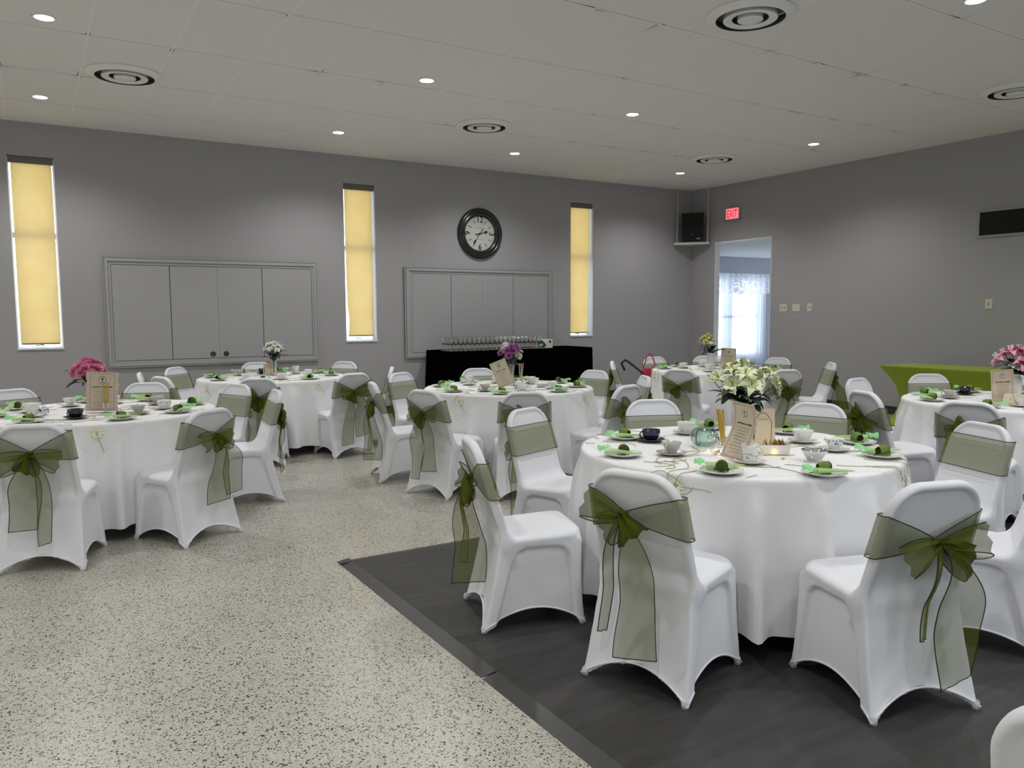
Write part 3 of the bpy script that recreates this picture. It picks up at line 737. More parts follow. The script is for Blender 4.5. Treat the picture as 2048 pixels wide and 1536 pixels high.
def rear_y(z): return (.125 - .303 * (z - .43)) - .024
def ribbon(mb, C, Wd, hemr=.0020, mi=0, pleat=0, hemmi=1, ends=(True, True), seed=0):
    """C: centre line points, Wd: half-width vectors (same length); edges get a dark rolled hem"""
    C = np.asarray(C, float); Wd = np.asarray(Wd, float); n = 9; G = []
    rnd = random.Random(seed); ph = rnd.uniform(0, 6)
    T = np.gradient(C, axis=0); N = np.cross(T, Wd); N /= (np.linalg.norm(N, axis=1)[:, None] + 1e-9)
    for i in range(len(C)):
        w = np.linalg.norm(Wd[i]); row = []
        for k in range(n):
            u = -1 + 2 * k / (n - 1)
            row.append(C[i] + Wd[i] * u + N[i] * pleat * math.sin(u * 6.5 + ph + i * .12) * (.035 / (w + .02)))
        G.append(row)
    G = np.array(G); mb.grid(G, mi)
    mb.tube(G[:, 0], hemr, 4, hemmi); mb.tube(G[:, -1], hemr, 4, hemmi)
    if ends[0]: mb.tube(G[0], hemr, 4, hemmi)
    if ends[1]: mb.tube(G[-1], hemr, 4, hemmi)
    return G

def make_sash(seed, top=.76, bot=.60, knot=(0, .66), tails=None, loops=None):
    """meshes of one sash: band, knot, two loops, two tails (chair coordinates)"""
    rnd = random.Random(seed); out = {}
    def hwid(z): return .207 - .023 * min(1, max(0, (z - .43) / .42)) + .013
    def yc(z): return .125 - .303 * (z - .43)
    mb = MB()
    # front and sides: a closed strap round the chair back, its rear running down to the knot
    kx, kz = knot; path = []
    th = .0300
    for side in (-1, 1):
        G = []
        N1 = 14; N2 = 16
        cols = []
        for q in np.linspace(0, 1, N1):            # front half
            cols.append(('f', q))
        for q in np.linspace(0, 1, 6)[1:]: cols.append(('s', q))
        for q in np.linspace(0, 1, N2)[1:]: cols.append(('r', q))
        for kind, q in cols:
            row = []
            for k in range(9):
                vv = k / 8
                z = bot + (top - bot) * vv
                if kind == 'f':
                    x = side * (hwid(z) - .014) * q; y = yc(z) + th - .004 + .001 * math.sin(vv * 17 + q * 3)
                elif kind == 's':
                    a = q * PI; x = side * (hwid(z) - .012 + .014 * math.sin(a)); y = yc(z) + (th - .003) * math.cos(a)
                else:
                    qq = q ** .9; zk = kz + (vv - .5) * .030; z2 = z * (1 - qq) + zk * qq
                    z2 += .012 * math.sin(PI * q) * (vv - .5) * 2 * .5
                    x = side * (hwid(z) - .014) * (1 - q) + kx * q
                    y = min(yc(z2) - th, rear_y(z2) - .003) - .012 * q - .0035 * q * math.sin(vv * 21 + side) * (1.2 - q)
                    z = z2
                row.append((x, y, z))
            G.append(row)
        G = np.array(G); mb.grid(G, 0); mb.tube(G[:, 0], .0020, 4, 1); mb.tube(G[:, -1], .0020, 4, 1)
    out['band'] = mb.mesh('sash', [M_ORG, M_HEM])
    K = np.array([kx, rear_y(kz) - .028, kz])
    mb = MB(); mb.lathe([(0, -.02), (.012, -.016), (.017, -.006), (.014, .004), (.018, .013), (0, .02)], 10)
    mb.v = [mb.arr() * np.array([1.1, .7, 1.1]) + K]; out['knot'] = mb.mesh('knot', [M_ORGD])
    out['loops'] = []
    loops = loops or [(-1, rnd.uniform(-35, -5), rnd.uniform(.13, .17)), (1, rnd.uniform(-40, -8), rnd.uniform(.12, .17)), (-1, rnd.uniform(-80, -55), rnd.uniform(.09, .12)), (1, rnd.uniform(-75, -50), rnd.uniform(.08, .11)), (rnd.choice((-1, 1)), rnd.uniform(5, 25), rnd.uniform(.08, .12))]
    for li, (sd_, ang, L_) in enumerate(loops):
        a = R(ang); dx, dz = sd_ * math.cos(a), math.sin(a); D = np.array([dx, 0, dz]); U = np.array([-dz * sd_, 0, dx * sd_])
        mb = MB(); Cc, Ww = [], []
        for q in np.linspace(0, 1, 19):             # out and back: a flat folded loop seen open
            t = q * 2 * PI; ra = L_ * (.5 - .5 * math.cos(t)); bulge = math.sin(t)
            c = K + D * ra + np.array([0, -.010 - .020 * math.sin(PI * q) - .018 * bulge, 0]) + U * (.014 * bulge)
            w = (.010 + .052 * (ra / L_) ** .7) * (1 + .12 * math.sin(9 * q + li))
            Cc.append(c); Ww.append(U * w + np.array([0, .016 * (ra / L_), 0]))
        ribbon(mb, Cc, Ww, pleat=.017, seed=seed * 3 + li, ends=(False, False)); out['loops'].append(mb.mesh('bow_loop', [M_ORG if li < 2 else M_ORGD, M_HEM]))
    out['tails'] = []
    tails = tails or [(rnd.uniform(-.10, -.03), rnd.uniform(.40, .52), rnd.uniform(.045, .07), rnd.uniform(-.3, .3)), (rnd.uniform(.02, .10), rnd.uniform(.34, .5), rnd.uniform(.03, .06), rnd.uniform(-.6, .6))]
    for ti, tl_ in enumerate(tails):
        dx, L_, w1, tw = tl_[:4]; a0_ = tl_[4] if len(tl_) > 4 else 0; push = tl_[5] if len(tl_) > 5 else 0
        mb = MB(); Cc, Ww = [], []
        for q in np.linspace(0, 1, 24):
            z = K[2] - L_ * q; sp_ = 1 - math.exp(-5 * q)
            x = K[0] + dx * sp_ + .012 * math.sin(4 * q + ti)
            y = min(K[1] - .004, -.012) * 1.0 - .018 * math.sin(PI * min(1, q * 1.6)) - .010 * ti - .006 * math.sin(7 * q + ti) - push * q
            w = .010 + (w1 - .010) * sstep(-.05, .45, q); a = a0_ + tw * q + .25 * math.sin(5 * q + ti * 2)
            Cc.append((x, y, z)); Ww.append((w * math.cos(a), w * math.sin(a), .10 * w))
        ribbon(mb, Cc, Ww, pleat=.006, seed=seed * 7 + ti, ends=(False, True)); out['tails'].append(mb.mesh('sash_tail', [M_ORG, M_HEM]))
    return out
SASH = [make_sash(11), make_sash(23, .765, .605, (0, .665)), make_sash(37, .755, .59, (.008, .65)), make_sash(41, .76, .6, (-.006, .66)), make_sash(53, .745, .585, (.004, .645))]
S_A = make_sash(61, .768, .605, (-.035, .675), tails=[(-.075, .46, .020, 1.2), (.075, .53, .085, .05)], loops=[(-1, 12, .17), (-1, -40, .10), (1, -52, .09)])
S_B = make_sash(62, .735, .575, (.01, .628), tails=[(-.05, .33, .022, .8), (.085, .50, .085, .10)], loops=[(-1, -20, .15), (1, 2, .20), (1, -30, .15)])
S_C = make_sash(63, .765, .600, (0, .665), tails=[(.015, .50, .085, .10, -1.25), (-.045, .42, .020, .9)], loops=[(-1, -5, .13), (1, -25, .13), (1, -70, .12)])
S_D1 = make_sash(64, .80, .635, (-.01, .675), tails=[(-.045, .42, .080, .05), (.07, .50, .035, .6)], loops=[(-1, -20, .17), (1, -15, .16), (-1, -75, .10)])
S_E = make_sash(65, .78, .615, (.02, .67), tails=[(.01, .42, .080, .04), (.13, .38, .062, -.2)], loops=[(-1, -15, .12), (1, -12, .13), (1, -60, .08)])
S_H = make_sash(66, .77, .60, (-.005, .655), tails=[(-.08, .52, .060, .05), (.085, .44, .075, -.05)], loops=[(-1, 0, .15), (1, 8, .15), (-1, -60, .10)])
S_T = make_sash(67, .765, .60, (0, .66), tails=[(.02, .50, .10, .2, -1.2, .26), (-.03, .52, .09, -.2, -1.0, .12)], loops=[(-1, -10, .14), (1, -25, .13), (1, -60, .12), (-1, 30, .12)])
def make_chair():
    c = empty('banquet_chair', (0, 0, 0))
    mesh_obj('chair_cover', CH_ME, c)
    for x in (-.222, .222):
        for y in (.014, .478): mesh_obj('foot', FOOT_ME, c, (x * .975, y, 0))
    return c
def dress(c, S):
    s = mesh_obj('sash', S['band'], c); mesh_obj('knot', S['knot'], s)
    for m_ in S['loops']: mesh_obj('bow_loop', m_, s)
    for m_ in S['tails']: mesh_obj('sash_tail', m_, s)
proto_chair = make_chair(); used = [False]
def put_chair(x, y, face, S, label, group):
    """x, y: midpoint of the rear feet; face: direction the sitter would look, degrees from +x"""
    if not used[0]: c = proto_chair; used[0] = True
    else:
        c = proto_chair.copy(); COL.objects.link(c)
        for ch in proto_children:
            k = ch.copy(); COL.objects.link(k); k.parent = c
    c.location = (x, y, .0125 if (DX0 + .05 < x < DX1 and DY0 < y < DY1 - .02) else 0.0); c.rotation_euler = (0, 0, R(face - 90))
    if S: dress(c, S)
    tag(c, label, 'chair', group)
    return c
proto_children = list(proto_chair.children)

TR = .775; TZ = .757
TABLES = {'T1': (3.02, 2.775), 'T2': (.39, 6.30), 'T3': (2.23, 8.66), 'T4': (3.74, 6.18), 'T5': (6.97, 6.68), 'T6': (6.38, 3.08)}
TNAME = {'T1': 'front lily table', 'T2': 'left pink-mum table', 'T3': 'wide-cupboard table', 'T4': 'purple-flower table',
         'T5': 'far doorway table', 'T6': 'right pink-lily table'}
def side_phrase(t, deg):
    """where on the table's rim, seen from the camera"""
    cx, cy = TABLES[t]; base = math.degrees(math.atan2(-cy, -cx)); d = (deg - base + 180) % 360 - 180   # 0 = nearest the camera, + = to its right
    P = [(22, 'front'), (67, 'near %s'), (112, '%s side'), (157, 'far %s'), (181, 'back')]
    for lim, p in P:
        if abs(d) <= lim: return p % ('right' if d > 0 else 'left') if '%s' in p else p
# (table, top-of-back position x, y, turn relative to facing the table, sash, extra look)
CH = [('T1', 1.86, 2.20, -7, S_A, 'bow to the left of its knot'), ('T1', 2.63, 1.49, 0, S_B, 'loose bow, one wide tail'), ('T1', 1.71, 3.19, 0, S_C, 'seen sideways, tail hanging free'),
      ('T1', 2.56, 4.05, 0, SASH[2], 'sash band low across its front'), ('T1', 3.54, 3.99, 0, SASH[4], ''), ('T1', 4.28, 3.24, 0, SASH[1], ''), ('T1', 4.22, 2.17, 8, S_E, 'turned, bow at its right'), ('T1', 3.66, 1.58, 0, SASH[0], 'only seat and skirt showing'),
      ('T2', -.03, 5.02, 0, S_D1, 'wide dark bow'), ('T2', .95, 5.18, 4, S_E, 'creased top and short loops'), ('T2', 1.64, 6.22, 0, SASH[3], 'seen edge on, long tails'), ('T2', 1.50, 6.94, -6, SASH[2], ''), ('T2', .85, 7.53, 0, SASH[0], ''), ('T2', -.16, 7.49, 0, SASH[1], ''), ('T2', -.79, 5.76, 0, SASH[2], 'cut by the photo edge'),
      ('T3', 2.36, 9.93, 0, SASH[0], ''), ('T3', 3.33, 9.42, 0, SASH[3], ''), ('T3', 2.74, 7.50, -16, S_H, 'bow raised on its right'), ('T3', 3.41, 8.12, 0, S_B, 'seen edge on'), ('T3', 1.77, 7.44, 0, SASH[2], ''), ('T3', 1.36, 9.55, 0, SASH[1], ''), ('T3', 1.03, 8.17, 0, SASH[4], ''), ('T3', .92, 8.85, 0, SASH[0], ''),
      ('T4', 3.15, 7.33, 0, SASH[0], ''), ('T4', 4.10, 7.42, 0, SASH[1], ''), ('T4', 4.97, 6.46, 0, SASH[3], ''), ('T4', 4.17, 4.97, -5, SASH[4], 'creased cover'), ('T4', 3.17, 4.99, 0, SASH[1], ''), ('T4', 2.58, 5.55, -8, S_H, 'even bow with two broad tails'), ('T4', 2.50, 6.43, 0, S_C, 'seen from the side'), ('T4', 4.92, 5.62, 0, SASH[2], ''),
      ('T5', 7.08, 7.95, 0, SASH[0], 'with a red handbag on it'), ('T5', 7.80, 7.70, 0, SASH[1], ''), ('T5', 8.25, 6.86, 0, SASH[3], ''), ('T5', 5.76, 6.07, 0, S_H, 'wide even bow'), ('T5', 6.63, 5.40, 0, SASH[4], ''), ('T5', 6.02, 7.52, 0, SASH[2], 'with a black shoulder bag'), ('T5', 7.98, 5.86, 0, S_T, 'seen edge on, long trailing sash'),
      ('T6', 7.10, 4.20, 0, SASH[0], ''), ('T6', 5.12, 2.75, 0, SASH[2], ''), ('T6', 5.17, 3.54, 0, SASH[4], ''), ('T6', 6.28, 4.37, 0, None, 'without a visible sash'), ('T6', 7.62, 3.60, 0, SASH[3], ''), ('T6', 6.0, 1.83, 0, SASH[1], 'cut by the photo edge')]
seen_lab = {}
for t, x, y, turn, S, extra in CH:
    cx, cy = TABLES[t]; dv = np.array([cx - x, cy - y]); dist = np.linalg.norm(dv); a = math.degrees(math.atan2(dv[1], dv[0])) + turn
    fx, fy = math.cos(R(a)), math.sin(R(a))
    ph = side_phrase(t, math.degrees(math.atan2(y - cy, x - cx)))
    lab = 'white covered chair%s, %s of %s' % (' with ' + extra if extra.startswith(('bow', 'loose', 'sash', 'wide', 'even', 'creased')) else (' ' + extra if extra else ' with green sash'), ph, TNAME[t])
    if lab in seen_lab: lab = lab.replace('white covered chair', 'white covered chair beside its twin')
    seen_lab[lab] = 1
    put_chair(x + .01 * fx, y + .01 * fy, a, S, lab, 'chairs at ' + TNAME[t])
put_chair(1.32, .45, 8, make_sash(71, .66, .50, (0, .56)), 'white covered chair back cut off at the bottom right corner of the photo', 'white covered chairs at tables out of view')

# ================================================================= ROUND TABLES, CLOTHS, OVERLAYS
def make_table(x, y, t):
    o = empty('round_table', (x, y, 0)); tag(o, 'round folding table under its white cloth, ' + TNAME[t], 'table', 'round tables under cloths')
    MB().lathe([(0, .722), (.758, .722), (.765, .728), (.765, .744), (.758, .750), (0, .750)], 64).build('tabletop', mat('plywood', (.45, .33, .2), .6), o)
    z0 = .0125 if t in ('T1', 'T6') else 0
    for sx in (-1, 1):
        mb = MB(); mb.tube([(sx * .36, -.28, z0 + .012), (sx * .36, -.28, .72)], .014, 8); mb.tube([(sx * .36, .28, z0 + .012), (sx * .36, .28, .72)], .014, 8); mb.tube([(sx * .36, -.30, z0 + .013), (sx * .36, .30, z0 + .013)], .013, 8); mb.tube([(sx * .36, -.28, .4), (sx * .36, .28, .4)], .01, 8)
        mb.build('leg', M_STEEL, o)
    return o
def cloth_fun(seed):
    rnd = random.Random(seed); lob = []
    a = rnd.uniform(0, .3)
    while a < 2 * PI: lob.append((a, rnd.uniform(.5, 1.25), rnd.uniform(.028, .075))); a += rnd.uniform(.15, .40)
    def rad(th, z):
        d = TZ - z
        if d < .05: base = TR + .004 * math.sin(PI * d / .05)
        else: base = TR + .004
        tt = max(0, (d - .03)) / .63
        f = 0
        for (c, am, w) in lob:
            q = (th - c + PI) % (2 * PI) - PI
            if abs(q) < .5: f += am * math.exp(-(q / w) ** 2)
        return base + (.024 * tt + f * (.026 * min(1, max(0, d - .045) / .10) + .066 * tt)) + .016 * tt * math.sin(3 * th + seed)
    return rad
def make_cloth(t, hem=.095):
    x, y = TABLES[t]; rad = cloth_fun(int(t[1])); n = 300; G = []
    for r_ in (0, .25, .5, .68, .74, .762): G.append([(r_ * math.cos(2 * PI * k / n), r_ * math.sin(2 * PI * k / n), TZ) for k in range(n)])
    for z in [TZ - .002, TZ - .006, TZ - .014, TZ - .03, TZ - .05] + list(np.linspace(TZ - .08, hem, 18)):
        row = []
        for k in range(n):
            th = 2 * PI * k / n; r_ = rad(th, z)
            if z > TZ - .012: r_ = TR - (.006 if z > TZ - .004 else .001)
            zz = z if z > .3 else z + .012 * math.sin(5 * th + int(t[1])) * (.3 - z) / .2
            row.append((r_ * math.cos(th), r_ * math.sin(th), zz))
        G.append(row)
    mb = MB(); mb.grid(G, wrap=True); o = mb.build('tablecloth', M_CLOTH, auto=None, loc=(x, y, 0))
    tag(o, 'white floor-length round cloth on ' + TNAME[t], 'tablecloth', 'white round tablecloths'); return rad
def make_overlay(t, rad, ang, half=.70, seed=0):
    x, y = TABLES[t]; ca, sa = math.cos(R(ang)), math.sin(R(ang)); rnd = random.Random(seed)
    def drape(u, v, up=0.0):
        px, py = u * ca - v * sa, u * sa + v * ca; r_ = math.hypot(px, py); th = math.atan2(py, px)
        lim = TR - .004
        if r_ <= lim: return (px, py, TZ + .0025 + up)
        d = r_ - lim; z = TZ + .002 - d; q = rad(th, min(z, TZ - .02)) + .008 + .02 * d + up
        q = min(q, lim + .010 + d * .6 + (rad(th, z) - TR if z < TZ - .03 else 0)) if z > TZ - .03 else q
        return (q * math.cos(th), q * math.sin(th), z + .001)
    n = 70; L_ = np.linspace(-half, half, n); G = [[drape(u, v) for v in L_] for u in L_]
    mb = MB(); mb.grid(G)
    for e in ([(u, -half) for u in L_], [(u, half) for u in L_], [(-half, v) for v in L_], [(half, v) for v in L_]): mb.tube([drape(*p, .0005) for p in e], .0012, 4, 0)
    def curl(u, v, d, k0, k1, L2, w, mi=1):
        P = []; N = 26
        for i in range(N):
            P.append((u, v)); d += (k0 + (k1 - k0) * i / N) * L2 / N; u += math.cos(d) * L2 / N; v += math.sin(d) * L2 / N
            if abs(u) > half or abs(v) > half: break
        if len(P) > 3: mb.tube([drape(*p, .0016) for p in P], w, 4, mi)
    for k in range(44):
        u, v = rnd.uniform(-half * .95, half * .95), rnd.uniform(-half * .95, half * .95); d = rnd.uniform(0, 6.3)
        curl(u, v, d, rnd.uniform(-9, 9), rnd.uniform(-24, 24), rnd.uniform(.16, .36), .0017)
    fl = [(sx * (half - .12), sy * (half - .12)) for sx in (-1, 1) for sy in (-1, 1)] + [(rnd.uniform(-.5, .5), rnd.uniform(-.5, .5)) for _ in range(3)]
    for (u, v) in fl:
        a0 = rnd.uniform(0, 6)
        for p in range(9):
            a = a0 + 2 * PI * p / 9; c_ = (u + .026 * math.cos(a), v + .026 * math.sin(a))
            ring = [drape(c_[0] + .017 * math.cos(a) * math.cos(q) - .0085 * math.sin(a) * math.sin(q), c_[1] + .017 * math.sin(a) * math.cos(q) + .0085 * math.cos(a) * math.sin(q), .0014) for q in np.linspace(0, 2 * PI, 9)[:-1]]
            mb.add([drape(*c_, .0016)] + ring, [(0, 1 + q, 1 + (q + 1) % 8) for q in range(8)], 2)
        curl(u, v, a0, 6, -10, .22, .0018, 1)
    o = mb.build('table_overlay', [M_OVER, M_VINE, M_VINE2], auto=None, loc=(x, y, 0))
    tag(o, 'sheer embroidered square overlay on ' + TNAME[t], 'table overlay', 'sheer embroidered overlays')
OV = {'T1': 70, 'T2': 40, 'T3': 65, 'T4': 72, 'T5': 20, 'T6': 35}
for t in TABLES:
    make_table(*TABLES[t], t); rad = make_cloth(t, .105 if t in ('T1', 'T6') else .085); make_overlay(t, rad, OV[t], .705 if t != 'T1' else .70, seed=int(t[1]) + 4)
TOP = TZ + .0035

# ================================================================= TABLEWARE
def m_plate(m_):
    return MB().lathe([(0, .003), (.055, .003), (.066, .006), (.088, .013), (.092, .0145), (.0915, .0165), (.086, .0155), (.066, .0095), (.054, .0065), (0, .0065)], 40).lathe([(.045, 0), (.05, 0), (.052, .004), (.045, .004)], 40).mesh('plate', [m_])
def m_saucer(m_):
    return MB().lathe([(0, .003), (.03, .002), (.05, .006), (.072, .014), (.074, .016), (.070, .016), (.05, .009), (.03, .006), (0, .006)], 36, flute=(10, .015)).mesh('saucer', [m_])
def cup_meshes(kind, m_):
    if kind == 'bowl': pr_ = [(0, .004), (.020, .004), (.024, 0), (.026, 0), (.026, .006), (.040, .022), (.050, .045), (.054, .060), (.0525, .060), (.048, .045), (.037, .022), (.02, .009), (0, .008)]
    elif kind == 'mug': pr_ = [(0, .002), (.026, .001), (.030, .004), (.033, .030), (.037, .062), (.040, .080), (.0385, .080), (.0355, .06), (.031, .03), (.027, .008), (0, .006)]
    elif kind == 'round': pr_ = [(0, .004), (.020, .003), (.024, .0), (.027, .001), (.040, .018), (.047, .038), (.047, .058), (.0455, .058), (.045, .038), (.038, .02), (.022, .008), (0, .008)]
    else: pr_ = [(0, .004), (.016, .003), (.019, 0), (.021, .001), (.024, .010), (.036, .030), (.045, .048), (.049, .056), (.0475, .0565), (.043, .048), (.034, .031), (.02, .012), (0, .01)]
    a = MB().lathe(pr_, 32).mesh('cup', [m_]); rt = max(p[0] for p in pr_); zt = max(p[1] for p in pr_)
    P = []
    for q in np.linspace(-.15, 1.15, 14):
        an = PI * (q - .5); P.append((rt - .008 + .024 * math.cos(an), 0, zt * .55 - (zt * .33) * math.sin(an)))
    return a, MB().tube(P, .0035, 6).mesh('handle', [m_])
CHINA = {'white': M_CHINA, 'grey': M_GREYCH, 'blue': M_BLUECH, 'black': M_BLKCH}
M_FLORAL = mat('floral_print', (.16, .22, .12), .4); M_BLUEPR = mat('blue_print', (.03, .06, .25), .4)
ME_PLATE = m_plate(M_CHINA); ME_SAU = {k: m_saucer(v) for k, v in CHINA.items()}
ME_CUP = {}
def get_cup(kind, col):
    if (kind, col) not in ME_CUP: ME_CUP[(kind, col)] = cup_meshes(kind, CHINA[col])
    return ME_CUP[(kind, col)]
def m_napkin(seed):
    rnd = random.Random(seed); mb = MB(); n = 78; turns = 4.6; G = []; Ge = []
    for i in range(n):
        f = i / (n - 1); th = f * turns * 2 * PI; r_ = .002 + .0245 * f; ex = .010 * f; G.append([(-.020 - .012 * (1 - f) + .002 * math.sin(th * 1.5), r_ * math.cos(th), r_ * math.sin(th) + .028), (.002 + ex * .5, r_ * math.cos(th) * .98, r_ * math.sin(th) * .98 + .028), (.018 + ex, r_ * .72 * math.cos(th), r_ * .72 * math.sin(th) + .026)])
    mb.grid(G, 0); mb.tube([g[0] for g in G], .0013, 4, 1)  # dark tube along the spiral paints the shade between the layers
    C_ = [(-.0295, 0, .028)] + [(-.0185, .0255 * math.cos(2 * PI * k / 20), .0255 * math.sin(2 * PI * k / 20) + .028) for k in range(20)]; mb.add(C_, [(0, 1 + (k + 1) % 20, 1 + k) for k in range(20)], 0)
    # folded leaf under the rose
    for sgn in (-1, 1):
        G = []
        for u in np.linspace(0, 1, 8):
            G.append([(-.018 + .085 * u, sgn * (.028 * (1 - u) * (1 + .3 * v)) + .004 * math.sin(9 * u), .004 + .020 * (1 - u) * v + .003 * math.sin(12 * v)) for v in np.linspace(0, 1, 5)])
        mb.grid(G, 0)
    return mb.mesh('napkin', [M_NAP, M_NAPD])
ME_NAP = [m_napkin(i) for i in range(2)]
def m_favour():
    mb = MB(); G = []
    for q in np.linspace(0, 1, 12):
        r_ = .026 * (1 - q) ** .65 + .0025; G.append([(.165 * q, r_ * math.cos(a) * (1.15) + .002 * math.sin(a * 5 + q * 9), r_ * math.sin(a) * .36 + .011 - .006 * q) for a in np.linspace(0, 2 * PI, 17)[:-1]])
    mb.grid(G, wrap=True); w = mb.mesh('favour_wrapper', [M_FAV])
    mb = MB(); rnd = random.Random(5)
    for k in range(7):
        a0 = R(-70 + 140 * k / 6); G = []
        for q in np.linspace(0, 1, 6):
            row = []
            for v in np.linspace(-1, 1, 5):
                aa = a0 + v * .30; rr = .012 + .045 * q; row.append((-rr * math.cos(aa) * .95, rr * math.sin(aa), .018 + .012 * math.sin(k * 2 + v * 2.5 + q * 3) * q + (.004 * k % .01)))
            G.append(row)
        mb.grid(G)
    return w, mb.mesh('ruffle', [M_FAVT])
ME_FAV = m_favour()
NAPZ = TOP + .0065
def setting(t, px, py, nap_dir, fav_dir, fav_side=1, seat=''):
    """plate with rose-folded napkin and pale green net favour; directions in world degrees"""
    where = '%s of %s' % (seat, TNAME[t])
    o = mesh_obj('plate', ME_PLATE, None, (px, py, TOP)); tag(o, 'small white plate, %s' % where, 'plate', 'white plates under napkins')
    n_ = mesh_obj('napkin', ME_NAP[int(abs(px * 10)) % 2], None, (px, py, NAPZ - .001), (0, 0, R(nap_dir + 180))); tag(n_, 'olive napkin rolled into a rose, %s' % where, 'napkin', 'olive rose napkins')
    a = R(fav_dir); ox, oy = px - .055 * math.cos(a), py - .055 * math.sin(a); nx, ny = -math.sin(a), math.cos(a)
    f = empty('favour', (ox + nx * .045 * fav_side, oy + ny * .045 * fav_side, TOP + .0185), a); tag(f, 'pale green net favour with ruffled end, %s' % where, 'favour', 'pale green net favours')
    mesh_obj('wrapper', ME_FAV[0], f, (0, 0, 0), (0, R(-1), 0)); mesh_obj('ruffle', ME_FAV[1], f)
def teacup(t, x, y, kind, col, hdir, desc, where, saucer=True, prt=None):
    z = TOP
    if saucer:
        s = mesh_obj('saucer', ME_SAU[col], None, (x, y, z)); tag(s, 'saucer of the %s, %s' % (desc.replace(' patterned', '').replace('with green sprig print', 'with sprigs').replace('with blue print round its foot', 'with blue print'), where), 'saucer', 'saucers'); z += .0065
    c = empty('teacup', (x, y, z), R(hdir)); tag(c, '%s, %s' % (desc, where), 'teacup', 'mixed teacups')
    a, h = get_cup(kind, col); mesh_obj('cup', a, c); mesh_obj('handle', h, c)
    if prt:
        mb = MB(); rr = {'round': .0475, 'mug': .0335, 'bowl': .0505, 'tea': .0455}[kind]; zc = {'round': .042, 'mug': .032, 'bowl': .038, 'tea': .042}[kind]; rnd = random.Random(3)
        for k in range(26):
            th = rnd.uniform(0, 2 * PI); z_ = zc + rnd.uniform(-.010, .010); r_ = rr + (.0016 if kind != 'tea' else .001) + (z_ - zc) * {'round': 0, 'mug': .1, 'bowl': .35, 'tea': .6}[kind]
            P = [(r_ * math.cos(th + dx), r_ * math.sin(th + dx), z_ + dz) for dx, dz in ((-.07, 0), (0, -.004), (.07, 0), (0, .004))]
            mb.add(P, [(0, 1, 2, 3)])
        mesh_obj('printed_pattern', mb.mesh('printed_pattern', [prt]), c)
    return c
# front table, seat by seat
W1 = TNAME['T1']
for (x, y, nd, fd, fs, seat) in ((2.478, 2.346, 222, -35, 1, 'near left'), (2.806, 2.086, 330, 120, -1, 'front'), (3.388, 2.203, 350, 100, 1, 'near right'), (3.632, 2.504, 60, 150, -1, 'right side'),
                               (2.383, 2.884, 240, -60, -1, 'left side'), (2.718, 3.274, 100, -30, -1, 'far left'), (3.371, 3.289, 60, -30, 1, 'back'), (3.607, 2.927, 20, 140, 1, 'far right')):
    if seat == 'front' or seat == 'near right': fd = 130
    setting('T1', x, y, nd, fd if seat not in ('front', 'near right', 'right side') else {'front': -30, 'near right': -30, 'right side': 135}[seat], fs, seat)
teacup('T1', 2.779, 3.133, 'round', 'blue', 160, 'cobalt blue teacup with gilt handle', 'far left of ' + W1)
teacup('T1', 2.596, 2.779, 'tea', 'grey', 200, 'grey fluted teacup', 'left side of ' + W1)
teacup('T1', 3.116, 3.221, 'bowl', 'white', 190, 'plain white low teacup', 'behind the glass teapot, ' + W1)
teacup('T1', 2.745, 2.43, 'mug', 'white', -30, 'white teacup with green sprig print', 'before the menu scroll, ' + W1, prt=M_FLORAL)
teacup('T1', 3.42, 2.678, 'bowl', 'white', 190, 'wide plain white teacup', 'right side of ' + W1)
teacup('T1', 3.338, 2.429, 'tea', 'white', 0, 'white teacup with blue print round its foot', 'near right of ' + W1, prt=M_BLUEPR)
b = MB(); b.lathe([(0, .004), (.022, .003), (.026, 0), (.03, .004), (.048, .03), (.058, .052), (.0565, .053), (.046, .031), (.028, .009), (0, .008)], 36); o = b.build('glass_bowl', thin_glass('frosted_glass', (.86, .87, .88), .42)); o.location = (3.037, 2.312, TOP)
tag(o, 'frosted clear glass bowl between two napkins on the front table', 'bowl')
# the other tables: ring of eight settings, mixed cups
rnd = random.Random(8)
KINDS = [('mug', 'white', 'tall white cup'), ('bowl', 'white', 'low white teacup'), ('tea', 'white', 'fluted white teacup'), ('round', 'white', 'round white teacup'), ('tea', 'grey', 'grey fluted teacup'), ('round', 'black', 'black and white patterned cup')]
for t, a0 in (('T2', 4), ('T3', 20), ('T4', 10), ('T5', 6), ('T6', 14)):
    cx, cy = TABLES[t]; ang = [a0 + 45 * k + rnd.uniform(-4, 4) for k in range(8)]; used_ph = {}
    for k, a in enumerate(ang):
        x, y = cx + .63 * math.cos(R(a)), cy + .63 * math.sin(R(a)); ph = side_phrase(t, a)
        if ph in used_ph: ph = 'second place, ' + ph
        used_ph[ph] = 1
        setting(t, x, y, rnd.uniform(0, 360), a + 90 + rnd.choice((0, 180)) + rnd.uniform(-25, 25), rnd.choice((-1, 1)), ph)
        b = a + 21; kd = KINDS[(k * 5 + int(t[1]) * 2) % 6]
        prt = M_FLORAL if (k + int(t[1])) % 3 == 0 else None
        if k % 4 != 3 or t == 'T2': teacup(t, cx + .44 * math.cos(R(b)), cy + .44 * math.sin(R(b)), kd[0], kd[1], rnd.uniform(0, 360), kd[2], '%s of %s' % (ph, TNAME[t]), prt=prt)

